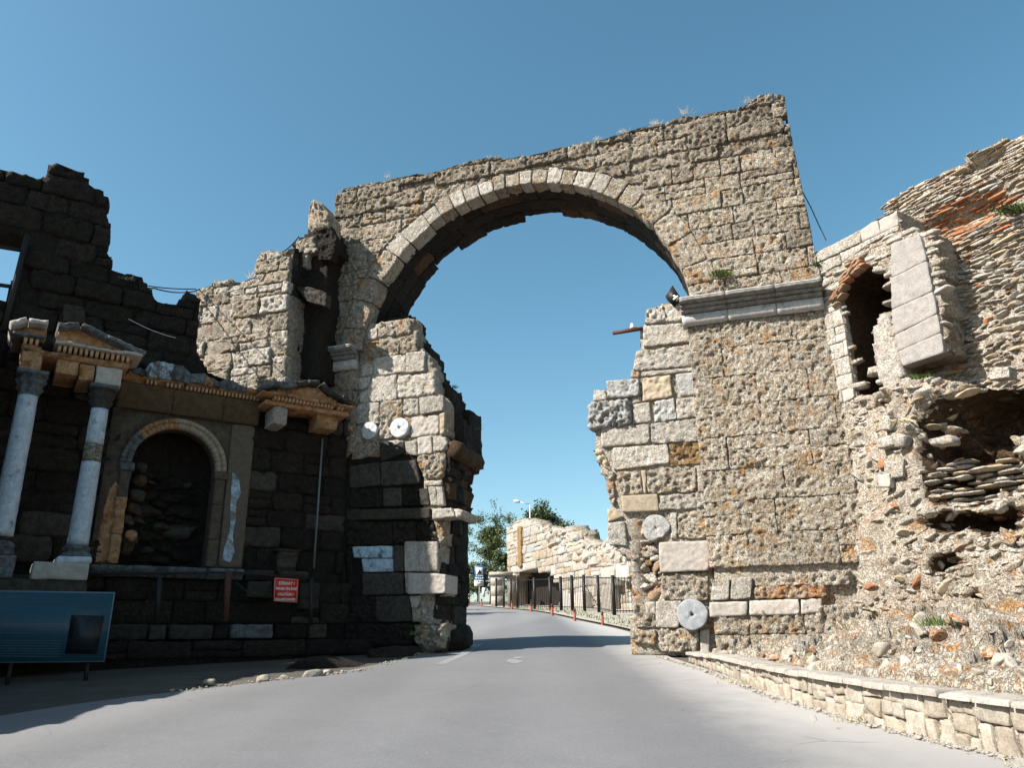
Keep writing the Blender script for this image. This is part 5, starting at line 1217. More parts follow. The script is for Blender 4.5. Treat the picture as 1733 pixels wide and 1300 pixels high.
while s < TOT:
    h = float(wall_h(s)); l = random.uniform(.2, .40) if h > .2 else random.uniform(.15, .3)
    nrow = random.choice((2, 2, 3)) if h > .36 else 2 if h > .2 else 1
    bnd = [-.03]+[(.0+h)*(k+1)/nrow+(random.uniform(-.035, .035) if k < nrow-1 else 0) for k in range(nrow)]
    for k in range(nrow):
        a, b = bnd[k]+.005, bnd[k+1]-.005; o1, o2 = random.uniform(-.05, .05), random.uniform(-.05, .05)
        if random.random() < .25 and l > .28:
            mm = s+l*random.uniform(.4, .6)
            low_stone([(s+.01, a), (mm-.01, a), (mm-.015, b), (s+.012, b)], prot=random.uniform(.0, .04), depth=.16, rough=.016, er=.012, res=.035, mat=pick(wm), jit=.016)
            low_stone([(mm+.01, a), (s+l-.01, a), (s+l-.012, b), (mm+.01, b)], prot=random.uniform(.0, .04), depth=.16, rough=.016, er=.012, res=.035, mat=pick(wm), jit=.016)
        else:
            low_stone([(s+.01+o1*k, a), (s+l-.01+o2*k*0, a), (s+l-.012, b), (s+.012+o1*k, b)], prot=random.uniform(.0, .04), depth=.16, rough=.016, er=.012, res=.035, mat=pick(wm), jit=.018)
    s += l
s = 0.
def CF(u, v, w):                       # capstones: v runs across the top, w up
    h = wall_h(np.asarray(u, float)); return WF(u, h+np.asarray(w), .07-np.asarray(v))
while s < TOT-.05:
    l = random.uniform(.26, .42)
    stone([(s+.006, -.02), (s+l-.006, -.02), (s+l-.006, .42), (s+.006, .42)], CF, prot=.06+random.uniform(-.008, .008), depth=.065, rough=.008, er=.022, res=.06, mat=M['lwcap'], parent=lw, name='capstone', jit=.007)
    s += l
mb = MB(); us = np.linspace(0, TOT, 90)
V = []
for u in us:
    h = float(wall_h(u))
    for (v, w) in ((-.1, -.04), (h-.005, -.04), (h-.005, -.42), (-.1, -.42)): V.append(WF(u, v, w if w < -.1 else -.02))
mb.add(np.array(V), [(i*4+k, (i+1)*4+k, (i+1)*4+(k+1) % 4, i*4+(k+1) % 4) for i in range(len(us)-1) for k in range(4)])
mb.build('mortar_core', M['mortar'] if False else M['palecore'], lw)
# scree of fallen rubble between the low wall and the ruins
tys = [17.5, 14.5, 11.9, 9.3, 7.4, 4.4]
tg = [A.F(10.5, 1.15, .12), A.F(12.4, 1.35, .12), RW.F(.5, 1.7, .2), RW.F(1.9, 2.0, .3), RW.F(3.1, 2.1, .4), RW.F(5., 2.2, .4)]
def scree_pt(u, t):
    h = float(wall_h(u)); b0 = WF(u, h-.05, -.34); y = float(np.interp(u, sg, path[:, 1])); e = np.array([np.interp(-y, [-q for q in tys], [g_[i] for g_ in tg]) for i in range(3)])
    p = b0+(e-b0)*t; p[2] = b0[2]+(e[2]-b0[2])*(.97*t**.36+.03*t); return p
nk = 90; us = np.linspace(0, TOT, 230); V = np.array([scree_pt(u, k/nk) for u in us for k in range(nk+1)])
ed = np.tile(np.minimum(1, np.arange(nk+1)/8), len(us)); V[:, 2] += (.45*fbm(V, 1.7, 3, 3)+.10*fbm(V, 5, 3, 4))*ed; hs2 = .21+.05*vn(V, .6, 83); q_ = V[:, 2]/hs2; fr_ = q_-np.floor(q_); tz = (np.floor(q_)+np.clip((fr_-.62)/.38, 0, 1)**1.5)*hs2; V[:, 2] = V[:, 2]*(1-.85*ed)+tz*.85*ed+.05*fbm(V, 9, 2, 84)*ed; V[:, 0] += .12*fbm(V, 4, 2, 6)*ed; V[:, 1] += .12*fbm(V, 4, 2, 7)*ed
so_ = mk('scree_slope', V, gridmesh(nk, len(us)-1), None, M['palecore'], None, False, 'structure')
so_.data.materials.append(M['trav']); so_.data.materials.append(M['cavity']); pc = np.array([p.center[:] for p in so_.data.polygons])+WL[so_.name]; f1_ = fbm(pc, 1.1, 3, 71); f2_ = fbm(pc, 1.8, 3, 72)
for p, a_, b_ in zip(so_.data.polygons, f1_, f2_): p.material_index = 1 if a_ > .05 else 0
mb = MB(); mb2 = MB()
for i in range(420):
    u = random.uniform(0, TOT); t = random.random()**1.3; p = scree_pt(u, t)-np.array([0, 0, .05]); s_ = .04+.10*random.random()**3
    V_, T_ = LUMPA[random.randrange(8)]; (mb if i % 4 else mb2).add((V_*np.array([s_, s_*.8, s_*.6]))@rotmat(random.random(), random.random(), random.random()*6).T+p+np.array([0, 0, .02]), None, T_)
mb.build('scree_stones', M['lw2'], None, kind='stuff'); mb2.build('scree_stones', M['rustpale'], None, kind='stuff')

# loose gravel and stones along the road edges
def gravel(line, n, spread, size, name, mats):
    mb = MB(); ln = np.array(line)
    for i in range(n):
        t = random.random()*(len(ln)-1); k = int(t); p = ln[k]+(ln[min(k+1, len(ln)-1)]-ln[k])*(t-k)
        x = p[0]+random.gauss(0, spread)*.6; y = p[1]+random.gauss(0, spread); s_ = size*random.uniform(.4, 1.5)*(1 if random.random() < .93 else 2.2)
        V_, T_ = LUMPS1[random.randrange(8)]; V2 = (V_*np.array([s_, s_*random.uniform(.6, 1.1), s_*.5]))@rotmat(0, 0, random.random()*6).T+np.array([x, y, gz(y)+s_*.25+.02]); mb.add(V2, None, T_)
    return mb.build(name, mats, None, kind='stuff')
gravel([(-5.3, 13.0), (-4.7, 13.9), (-3.7, 15.0), (-3.06, 15.8), (-2.6, 18), (-2.2, 20)], 180, .10, .02, 'gravel', M['lw2'])
gravel([(4.3, 7.4), (3.85, 9.28), (3.52, 11.9), (3.52, 14.5), (3.3, 17.4), (3.2, 18.2)], 900, .08, .014, 'gravel', M['lw2'])
for i, (x, y, s_) in enumerate(((445, 1153, .16), (480, 1150, .11), (528, 1146, .20), (556, 1141, .12), (355, 1158, .12))):
    p = at_ground(x, y); k = lump(None, p+np.array([0, 0, s_*.2]), (np.array([1., 0, 0]), np.array([0, 1., 0]), np.array([0, 0, 1.])), (s_, s_*.8, s_*.5), (0, 0, random.random()*3), M['lw2'], True, 'loose_stone')
    tagit(k, ['second loose stone from the left at the shaded road edge, sunlit', 'small stone between two larger ones at the left road edge', 'largest loose stone at the sunlit left road edge', 'loose stone at the right end of the row by the left road edge', 'leftmost loose stone at the shaded left road edge'][i], 'stone', 'loose stones at the left road edge')
# dark sill slabs at the foot of the left pier
for (px, w, mt, lab) in (([(470, 1150), (600, 1138), (668, 1112), (640, 1096), (500, 1104), (440, 1130)], 0, 'dark', 0),):
    c = at_ground(560, 1135)
    k = lump(None, c+np.array([-.4, 1.2, -.12]), (np.array([.9, .35, 0]), np.array([-.35, .9, 0]), np.array([0, 0, 1.])), (1.4, .6, .4), (0, 0, 0), M['dark'], True, 'fallen_block')
    tagit(k, 'large dark fallen block at the shaded foot of the left pier', 'stone block')
    k = lump(None, c+np.array([.7, 3.6, .18]), (np.array([.9, .35, 0]), np.array([-.35, .9, 0]), np.array([0, 0, 1.])), (.8, .4, .28), (0, 0, 0), M['dark'], True, 'fallen_block')
    tagit(k, 'smaller dark fallen block beside the left pier base', 'stone block')

# ------------------------------------------------------------------ BEYOND THE ARCH
bp0, bp1 = np.array([12., 49.]), np.array([-1.6, 83.])
BW = Plane(bp1, bp0-bp1)
bw = thing('ruined_wall', 'far sunlit ruined block wall beyond the arch behind the iron fence', 'ruined wall', tuple(BW.F(14, 3.6, -.4)))
bpx = [(857, 892), (868, 888), (875, 880), (895, 880), (907, 885), (918, 893), (940, 895), (948, 898), (960, 892), (966, 892), (972, 900), (984, 899), (984, 914), (1000, 918), (1030, 918), (1048, 915), (1110, 900), (1110, 1040), (858, 1028), (860, 975), (858, 960)]
BO_ = BW.pts(bpx, 0)
cave = BW.pts([(868, 1034), (866, 985), (874, 972), (900, 964), (925, 968), (946, 982), (950, 1036)], 0)
cave2 = BW.pts([(962, 1030), (962, 1005), (985, 1005), (985, 1030)], 0)
courses(BO_, BW.F, (.65, .95), (.8, 2.0), [(M['white'], 4), (M['palecore'], 2), (M['grey'], 1.5), (M['trav'], 1)], bw, gap=.02, rough=.05, pit=.06, res=.2, er=.04, prot=(-.04, .06), avoid=lambda u, v: bool(inpoly(cave, np.array(u), np.array(v))) or bool(inpoly(cave2, np.array(u), np.array(v))))
sheet(BO_, lambda u, v, w: BW.F(u, v, np.asarray(w)-.2), .3, 1.5, M['palecore'], bw, holes=[cave, cave2], rough=.15)
scatter(BW.pts([(905, 888), (940, 895), (1000, 920), (1060, 915), (1060, 960), (985, 955), (940, 930)], 0), BW, 170, .22, [(M['white'], 3), (M['grey'], 2), (M['tan'], 1)], bw, w=.0, lim=90, flat=(.5, .9), sink=.5, shape=3)
sheet(BW.pts([(858, 955), (1000, 955), (1000, 1040), (858, 1036)], -1.5), lambda u, v, w: BW.F(u, v, np.asarray(w)-1.8), .4, .6, M['darkcore'], bw, rough=.1)  # cave back in darkened stone, its gloom put into the colour
mb = MB(); q = BW.pts([(877, 891), (883, 891), (883, 960), (877, 960)], .1); stone(q[::-1], lambda u, v, w: BW.F(u, v, np.asarray(w)+.1), prot=.1, depth=.3, mat=M['rust'], parent=bw, name='brown_quoin', rough=.06, res=.2)
# lintel-like row of leaning stones
quads(BW, .8, [([(1016, 962), (1040, 958), (1040, 992), (1016, 985)], 'white', B(res=.2, depth=1, rough=.06)), ([(1042, 958), (1064, 956), (1064, 985), (1042, 980)], 'grey', B(res=.2, depth=1, rough=.06)),
    ([(952, 1006), (966, 1004), (966, 1032), (952, 1034)], 'grey', B(res=.2, depth=.8)), ([(972, 1004), (986, 1002), (988, 1034), (970, 1034)], 'white', B(res=.2, depth=.8)), ([(1008, 1020), (1014, 1020), (1014, 1036), (1008, 1036)], 'white', B(res=.2, depth=.6)),
    ([(1018, 992), (1034, 990), (1034, 1034), (1018, 1034)], 'white', B(res=.2, depth=.8))], bw)
def ground_pt(x, y): p = at_ground(x, y); return np.array([p[0], p[1], gz(p[1])])
wp_ = ground_pt(840, 1027)
gp_ = thing('gate_pillar', 'pale stone gate pillar at the far end of the iron fence', 'pillar', tuple(wp_))
for k in range(3):
    mb = MB(); box(mb, ID, wp_[0]-.5-.02*k, wp_[0]+.75, wp_[2]+k*.95, wp_[2]+.93+k*.95, wp_[1]-.4, wp_[1]+.5); mb.build('stone', M['white'], gp_)
mb = MB(); box(mb, ID, wp_[0]-.7, wp_[0]+1.6, wp_[2]+2.85, wp_[2]+3.15, wp_[1]-.5, wp_[1]+.6); mb.build('capstone', M['white'], gp_)
mb = MB(); box(mb, ID, wp_[0]+1.1, wp_[0]+1.9, wp_[2], wp_[2]+2.84, wp_[1]-.3, wp_[1]+.5); mb.build('stone', M['palecore'], gp_)

# iron fence: posts, rails and bars
fc = thing('iron_fence', 'black iron bar fence on posts in front of the far ruined wall', 'fence', tuple(ground_pt(950, 1036)))
fpx = [(1067, 1038, 968), (1040, 1043, 974), (1014, 1038, 974), (990, 1036, 973), (969, 1035.5, 974), (950, 1035, 976), (932, 1034.5, 976.5), (905, 1033, 978), (876, 1031, 979), (865, 1030, 980), (853, 1029, 980), (840, 1028, 979)]
FP = []
for x, y, yt in fpx:
    p = ground_pt(x, y); z = CAM[2]+(p[1])*0
    d = FWD+CR*(x-PW/2)/FPX-CU*(yt-PH/2)/FPX; zt = CAM[2]+d[2]*p[1]/d[1]; FP.append((p, zt))
cont = (np.array([9.5, 44.5, gz(44.5)]), FP[1][1]-.1)
FP[0] = (np.array([7.4, 45.8, gz(45.8)]), FP[1][1]-.05)
FP = [cont]+FP
for i, (p, zt) in enumerate(FP):
    mb = MB(); r = .10; V = [(p[0]+a*r, p[1]+b*r, z) for z in (p[2]-.1, zt) for a, b in ((-1, -1), (1, -1), (1, 1), (-1, 1))]; mb.add(V, BOXQ); mb.build('post', M['black'], fc)
for (p, zt), (q, zq) in zip(FP[:-1], FP[1:]):
    mb = MB()
    for f in (.12, .93):
        tube(mb, [p+np.array([0, 0, (zt-p[2])*f]), q+np.array([0, 0, (zq-q[2])*f])], .03, 4)
    mb.build('rail', M['black'], fc)
    L_ = np.linalg.norm((q-p)[:2]); n = min(26 if q[1]-p[1] < 1.5 else 11, max(3, int(L_/.17)))
    if p[1] > 56: n = min(n, 8)
    for k in range(1, n):
        s_ = k/n; a = p+(q-p)*s_; h_ = (zt-p[2])*(1-s_)+(zq-q[2])*s_; mb = MB(); tube(mb, [a+np.array([0, 0, .15]), a+np.array([0, 0, h_*.96])], .018, 3, False); mb.build('bar', M['black'], fc)
mb = MB(); a, b = FP[3][0], FP[4][0]; tube(mb, [a+np.array([0, -.05, .3]), b+np.array([0, -.05, 1.9])], .03, 4); mb.build('brace', M['black'], fc)

# bollards
BL = [(1020, 1059, 1036, 'nearest red bollard, in front of the fence at the right'), (973, 1052, 1031, 'second nearest red bollard along the verge'), (934.7, 1043, 1023, 'third red bollard from the right, left of the leaning grey stone'), (899, 1036, 1022, 'fourth red bollard from the right along the verge'), (866.4, 1032, 1017, 'fifth red bollard from the right, by the dark hollow of the far wall'), (815, 1027, 1014, 'red bollard just right of the blue sign post'), (794, 1024, 1014, 'farthest left orange red bollard, across from the blue sign')]
for x, yb, yt, lab in BL:
    p = ground_pt(x, yb); h_ = (yb-yt)/1371*p[1]*1.0; r = .055*p[1]/33 if p[1] < 45 else .085
    t = thing('road_bollard', lab, 'bollard', tuple(p), 'red bollards along the verge'); mb = MB()
    tube(mb, [p+np.array([0, 0, z]) for z in (-.03, .02, .05, h_*.72)], [r*1.25, r*1.2, r*1.05, r*.9], 12); mb.build('body', M['redpaint'], t)
    mb = MB(); tube(mb, [p+np.array([0, 0, z]) for z in (h_*.72, h_*.94, h_)], [r*.92, r*.85, r*.5], 12); mb.build('cap', M['rustmetal'], t)
# traffic sign
def ray_at(x, y, Y):
    d = FWD+CR*(x-PW/2)/FPX-CU*(y-PH/2)/FPX; return CAM+d*(Y/d[1])
ts = ground_pt(811, 1024); YS = ts[1]; SP = Plane((0, YS-.08), (1, 0))
sg_ = thing('road_sign', 'blue and white road sign with a black triangle symbol on a grey post', 'road sign', tuple(ts))
def panel(x0, y0, x1, y1, mat, nm, w=0, par=None, d=.04):
    a = SP.at(x0, y1, w); b = SP.at(x1, y0, w); mb = MB(); box(mb, lambda u, v, ww: SP.F(u, v, np.asarray(ww)+w), a[0], b[0], a[1], b[1], -d, 0); return mb.build(nm, mat, par or sg_)
mb = MB(); tube(mb, [ts, ray_at(811.5, 960, YS)], .05, 8); mb.build('post', M['lampgrey'], sg_)
f1 = panel(803.3, 958, 819.6, 976.3, M['signblue'], 'blue_panel'); panel(805.6, 961, 817.3, 973.2, M['signwhite'], 'white_square', .012, f1, .01)
mb = MB(); P3 = SP.pts([(807.5, 971.8), (815.5, 971.8), (811.5, 963.5)], .03); mb.add([SP.F(*p, .03) for p in P3]+[SP.F(*p, .014) for p in P3], None, [(0, 1, 2), (5, 4, 3), (0, 3, 4), (0, 4, 1), (1, 4, 5), (1, 5, 2), (2, 5, 3), (2, 3, 0)]); mb.build('triangle', M['black'], f1)
mb = MB()
for i in range(4):
    a = SP.at(805.5+i*3.2, 975.6, .02); b = SP.at(807.6+i*3.2, 974.4, .02); box(mb, lambda u, v, ww: SP.F(u, v, np.asarray(ww)+.02), a[0], b[0], a[1], b[1], -.01, 0)
mb.build('lettering', M['signwhite'], f1)
f2 = panel(803.4, 976.8, 819.2, 981.8, M['signblue'], 'blue_panel')
mb = MB()
for (x, y, l) in ((805, 979.2, 3.2), (809.6, 979.6, 2), (813, 979.6, 2), (816, 979, 2.2)):
    a = SP.at(x, y+.9, .02); b = SP.at(x+l, y-.9, .02); box(mb, lambda u, v, ww: SP.F(u, v, np.asarray(ww)+.02), a[0], b[0], a[1], b[1], -.01, 0)
mb.build('lettering', M['signwhite'], f2)
f3 = panel(802.6, 982.3, 818.4, 992.6, M['signwhite'], 'white_panel')
mb = MB()
for (x, y, l) in ((808, 984.6, 3), (812.5, 984.6, 3.4), (807.5, 989, 2.2), (811, 989, 2), (814, 989, 2.6)):
    a = SP.at(x, y+.8, .02); b = SP.at(x+l, y-.8, .02); box(mb, lambda u, v, ww: SP.F(u, v, np.asarray(ww)+.02), a[0], b[0], a[1], b[1], -.01, 0)
mb.build('lettering', M['black'], f3)
# small white notice beside it
t = thing('small_notice', 'small white rounded notice plate on a thin post right of the blue sign', 'notice', tuple(ground_pt(818.5, 1025)))
panel(816.0, 995, 821.2, 1010.5, M['signwhite'], 'plate', .0, t); mb = MB(); tube(mb, [ray_at(818.5, 1025, YS), ray_at(818.5, 1003, YS)], .03, 6); mb.build('post', M['lampgrey'], t)
# street lamp
YL = 88.; lb = ray_at(896.5, 1020, YL); lb[2] = gz(YL)
sl_ = thing('street_lamp', 'grey street lamp on a tall pole standing behind the far ruined wall', 'street lamp', tuple(lb))
mb = MB(); tp = ray_at(897, 854, YL); tube(mb, [lb, tp], [.11, .07], 8); mb.build('pole', M['lampgrey'], sl_)
mb = MB(); ae = ray_at(880, 850, YL); tube(mb, [tp, ae], .045, 6); mb.build('arm', M['lampgrey'], sl_)
mb = MB(); he = ray_at(869.5, 848, YL); tube(mb, [ae, ae*.7+he*.3, he*.9+ae*.1, he], [.08, .17, .17, .08], 8); mb.build('lamp_head', M['signwhite'], sl_)

# ------------------------------------------------------------------ trees
def tree(name, label, base, H_, spread, seed, mats, nleaf, leaf=.16, trunk_r=.18, shape=None, nb=9, clump=.55):
    rg = np.random.default_rng(seed); base = np.array(base, float); t = thing(name, label, 'tree', tuple(base))
    mb = MB(); top = base+np.array([rg.normal()*.3, rg.normal()*.3, H_*.62]); tube(mb, [base+np.array([0, 0, -.2]), base*.6+top*.4+np.array([.1, 0, 0]), top], [trunk_r, trunk_r*.7, trunk_r*.35], 8)
    cl = []
    for i in range(nb):
        st_p = base+(top-base)*rg.uniform(.35, 1); ang = rg.uniform(0, 6.28); rr = spread*rg.uniform(.35, 1); hz = base[2]+H_*rg.uniform(.38, .98)
        k = 1-((hz-base[2])/H_-.35)*.75; e = np.array([base[0]+math.cos(ang)*rr*k, base[1]+math.sin(ang)*rr*k, hz]); md = (st_p+e)/2+rg.normal(size=3)*.15
        tube(mb, [st_p, md, e], [trunk_r*.35, trunk_r*.2, .02], 5, False); cl.append(e); cl.append(md*.4+e*.6)
        for _ in range(2):
            e2 = e+rg.normal(size=3)*np.array([.5, .5, .4])*spread*.35; tube(mb, [md*.3+e*.7, e2], [.03, .01], 4, False); cl.append(e2)
    mb.build('trunk', M['bark'], t)
    cl = np.array(cl)
    if shape is not None: cl = np.concatenate([cl, shape])
    per = nleaf//len(cl); fn = len(mats)
    C0 = np.repeat(cl, per, 0); D_ = rg.normal(size=C0.shape); D_ /= np.linalg.norm(D_, axis=1)[:, None]
    rad = spread*clump*rg.random(len(C0))**.5*rg.uniform(.5, 1.15, len(C0)); Pp = C0+D_*rad[:, None]*np.array([1, 1, .8])
    keep = fbm(Pp, 1.1/spread*2, 2, seed) > -.22; Pp = Pp[keep]; which = rg.integers(0, fn, len(Pp)); hi = Pp[:, 2] > base[2]+H_*.55
    a_ = rg.normal(size=Pp.shape); a_ /= np.linalg.norm(a_, axis=1)[:, None]; b_ = np.cross(a_, rg.normal(size=Pp.shape)); b_ /= np.linalg.norm(b_, axis=1)[:, None]
    sz = leaf*rg.uniform(.6, 1.3, len(Pp))[:, None]; Vq = np.stack([Pp-a_*sz, Pp-b_*sz*.45, Pp+a_*sz, Pp+b_*sz*.45], 1)
    for f in range(fn):
        m_ = which == f; V_ = Vq[m_].reshape(-1, 3); 
        if len(V_): mk('crown', V_, np.arange(len(V_)).reshape(-1, 4), None, mats[f], t, kind='stuff')
    return t
tb = ground_pt(826, 1023)
sh = np.array([ray_at(x, y, tb[1]) for x, y in ((800, 960), (820, 900), (838, 880), (850, 900), (860, 880), (795, 930), (845, 940), (815, 935), (862, 925), (800, 990), (835, 965), (855, 965), (812, 880), (790, 900), (850, 950), (828, 920), (840, 915))])
tree('roadside_tree', 'leafy light green tree with wispy top seen through the arch left of the far wall', tb+np.array([.3, 1.5, 0]), 9.6, 2.7, 5, [M['leaf'], M['leafpale'], M['leafdark']], 15000, .14, .2, sh, 9, .42)
sh2 = np.array([ray_at(x, y, tb[1]) for x, y in ((832, 845), (838, 850), (842, 862), (846, 852), (820, 868), (812, 862), (836, 842))])
tree('thin_tree', 'slender wispy tree rising behind the leafy roadside tree', tb+np.array([.5, 5, 0]), 11., 1.0, 6, [M['leaf'], M['leafdark']], 1100, .12, .1, sh2+np.array([0, 5, .3]), 6, .8)
tb2 = np.array([6.2, 96., gz(96)])
tree('round_tree', 'dark green round tree rising behind the far ruined wall', (4.0, 95., gz(95)), 13.6, 3.2, 8, [M['leafdark'], M['leafdark'], M['leaf']], 9000, .2, .25, np.array([ray_at(x, y, 95.) for x, y in ((895, 872), (912, 868), (925, 876), (938, 880), (905, 880), (922, 886), (940, 890), (890, 882))]), 10, .40)
tree('hedge_tree', 'low dark bushy tree at the road end behind the blue sign', ground_pt(800, 1021)+np.array([0, 12, 0]), 6., 3.2, 12, [M['leafdark'], M['leaf']], 6000, .2, .15, None, 12, .5)
tree('shade_tree', 'tree hidden behind the left pier whose shade dapples the far road', (-11.5, 49., gz(49)), 8.5, 3.6, 21, [M['leaf'], M['leafdark']], 5000, .25, .2, None, 12, .5)
tree('shade_tree', 'second tree hidden behind the left pier farther up the road', (-14, 60., gz(60)), 9, 3.6, 22, [M['leaf'], M['leafdark']], 5000, .25, .2, None, 12, .5)
0 and tree('side_bush', 'low dark bush behind the iron fence in the dark hollow', ground_pt(900, 1031)+np.array([.5, 3, 0]), 3.2, 1.8, 31, [M['leafdark']], 2500, .12, .08, None, 8, .5)

# ------------------------------------------------------------------ plants on the ruins
def tuft(label, pos, n, h, spread, mat, name='grass_tuft', wid=.008, up=(0, 0, 1), droop=.3):
    mb = MB(); up = np.array(up, float)
    for i in range(n):
        d = up*random.uniform(.6, 1)+np.array([random.gauss(0, .4), random.gauss(0, .4), 0]); d /= np.linalg.norm(d); l = h*random.uniform(.5, 1.1); b0 = np.array(pos)+np.array([random.gauss(0, spread), random.gauss(0, spread*.4), 0])
        s_ = np.cross(d, [0.3, 1, 0]); s_ /= np.linalg.norm(s_); w_ = wid*random.uniform(.7, 1.3); m_ = b0+d*l*.55; e = b0+d*l+np.array([random.gauss(0, .1), 0, -droop*random.random()])*l
        mb.add([b0-s_*w_, b0+s_*w_, m_+s_*w_*.8, m_-s_*w_*.8, e], [(0, 1, 2, 3)], [(3, 2, 4)])
    o = mb.build(name, mat); tagit(o, label, 'plant'); return o
tuft('green weed tuft rooted in the joint above the right cornice of the arch', A.F(*A.at(1222, 468, .05), .05), 110, .30, .12, M['grass'], wid=.012, up=(-.1, -.6, .5), droop=.7)
tuft('green weed growing where the arch meets the niche wall', A.F(*A.at(1386, 452, -.1), -.1), 70, .26, .09, M['grass'], wid=.012, up=(-.3, -.5, .5), droop=.7)
tuft('small weeds in the shaded recess under the overhanging slab', RW.F(*RW.at(1560, 642, .2), .2), 60, .22, .1, M['grass'], wid=.01, up=(-.3, -.4, .7), droop=.5)
tuft('bushy green weed on the high rubble wall at the right edge', RW.F(*RW.at(1722, 362, BR), BR+.1), 140, .30, .16, M['leaf'], wid=.014, up=(-.5, -.5, .5), droop=.6)
tuft('dry straw grass hanging in the rubble left of the dark hollow', RW.F(*RW.at(1528, 712, .4), .5), 60, .3, .1, M['drygrass'], wid=.008, up=(-.2, -.4, -.2))
tuft('weed on the right edge of the left pier beside the sky', A.F(*A.at(806, 728, -1.5), -1.5), 26, .18, .05, M['grass'], wid=.006, up=(.6, -.2, .4))
tuft('small weed on the stepped edge of the left pier', A.F(*A.at(768, 657, -1.5), -1.5), 22, .18, .06, M['grass'], wid=.006, up=(.4, 0, .6))
tuft('yellow green weed on the sunlit stub wall', A.F(*A.at(462, 574, 1.55), 1.6), 30, .12, .08, M['drygrass'], wid=.012, up=(0, -.5, .5))
tuft('green weed sprouting in the shade at the foot of the left pier', A.F(*A.at(700, 1075, .1), .15), 30, .16, .05, M['grass'], wid=.008)
tuft('grassy weeds by the cornice end over the right pier', A.F(*A.at(1158, 508, -.2), -.2), 30, .14, .12, M['grass'], wid=.008)
tuft('dry grass along the block on the dark tower', L.F(*L.at(212, 470, .1), .0), 40, .12, .16, M['drygrass'], wid=.006)
for i, (x, y, h_, n, lab) in enumerate(((1110, 210, .28, 26, 'dry grass on top of the arch right of its middle'), (1160, 192, .34, 22, 'tall dry grass blades on top of the arch near its right end'), (1055, 224, .22, 30, 'dry grass fringe on the arch top above the crown'), (1265, 172, .22, 14, 'thin dry grass at the notch near the right top of the arch'), (655, 300, .22, 18, 'thin dry grass on the left shoulder of the arch'), (830, 268, .18, 12, 'small dry grass above the left haunch of the arch'), (575, 345, .55, 12, 'tall pale grass blades at the left end of the arch'), (1010, 236, .2, 18, 'dry grass on the arch top just right of the crown'))):
    tuft(lab, A.F(*A.at(x, y, -.2), -.2), n+8, h_, .07 if i != 6 else .05, M['drygrass'], wid=.003)
tuft('thin pale weeds on top of the sunlit stub wall', A.F(*A.at(425, 470, 1.3), 1.3), 16, .38, .06, M['drygrass'], wid=.005)
for i_, (uu, lab_) in enumerate(((3.2, 'dry weed clump at the foot of the low wall nearest the viewer'), (5.6, 'small dry weeds at the foot of the low wall, second clump from the right'), (9.2, 'dry weeds at the foot of the low wall near its far end'))):
    tuft(lab_, WF(uu, .02, .1), 70, .12, .16, M['drygrass'], wid=.004)
tuft('small green weed in the rubble above the low wall', scree_pt(5.0, .25)+np.array([0, 0, .05]), 60, .2, .1, M['grass'], wid=.006)
tuft('dry shrub growing in the rubble behind the low wall', scree_pt(7.2, .4)+np.array([0, 0, .05]), 90, .28, .12, M['drygrass'], wid=.005)
mb = MB()
for i in range(900):
    u = random.random(); y = 20+u*50; x = np.interp(y, [20, 28, 34, 50, 68], [4.2, 4.5, 4.2, 3.0, -.6])+abs(random.gauss(.3, 1.2)); h_ = random.uniform(.04, .14); z = gz(y)+.06
    mb.add([(x-.02, y, z), (x+.02, y, z), (x+random.gauss(0, .03), y, z+h_)], None, [(0, 1, 2)])
mb.build('verge_grass', M['grass'], None, kind='stuff')

# ------------------------------------------------------------------ fittings, cables, signs
def cable(P, r, label, sag=.0):
    mb = MB(); Q = []
    for a, b in zip(P[:-1], P[1:]):
        for k in range(12): t = k/12; q = a+(b-a)*t; Q.append(q+np.array([0, 0, -sag*4*t*(1-t)]))
    Q.append(P[-1]); tube(mb, Q, r, 6); o = mb.build('cable', M['cable']); tagit(o, label, 'cable'); return o
AP = lambda x, y, w: A.F(*A.at(x, y, w), w)
LP = lambda x, y, w: L.F(*L.at(x, y, w), w)
cable([LP(180, 464, -.2), LP(252, 484, -.2), LP(330, 489, -.2), AP(338, 489, 1.2)], .014, 'upper black cable strung between the dark tower and the sunlit stub wall', .03)
cable([LP(180, 466, -.2), LP(262, 488, -.2), AP(338, 491, 1.2)], .018, 'lower black cable sagging between the dark tower and the sunlit stub wall', .10)
cable([AP(425, 472, 1.2), AP(452, 456, 1.2), AP(482, 424, 1.15), AP(506, 400, 1.1)], .018, 'black cable climbing the top of the sunlit stub wall', .04)
cable([LP(218, 540, .05), LP(298, 572, .05)], .009, 'pale wire sagging across the dark wall above the broken cornice', .05)
bpy.data.objects['cable.003' if 'cable.003' in bpy.data.objects else 'cable'].data.materials[0] = M['lampgrey']
cable([AP(1330, 190, -.3), AP(1342, 300, -.3), AP(1352, 350, -.25), AP(1366, 424, -.3)], .028, 'thick black cable running down the right end of the arch', .0)
cable([AP(1346, 300, -.3), AP(1372, 350, -.8), RW.F(*RW.at(1398, 406, -.2), -.2)], .014, 'thin black cable slanting from the arch end to the niche wall', .02)
bk = thing('cable_bracket', 'small steel bracket holding the cable at the right end of the arch', 'bracket', tuple(AP(1356, 348, -.25)))
mb = MB(); tube(mb, [AP(1350, 341, -.25), AP(1361, 340, -.25), AP(1361, 355, -.25), AP(1352, 356, -.25)], .02, 5); mb.build('arm', M['iron'], bk)
mb = MB(); tube(mb, [AP(1352, 343, -.25), AP(1352, 356, -.25)], .03, 6); mb.build('clamp', M['iron'], bk)
bb = thing('wire_bracket', 'rusty steel beam with a white insulator projecting left from the right pier', 'bracket', tuple(AP(1084, 558, -.7)))
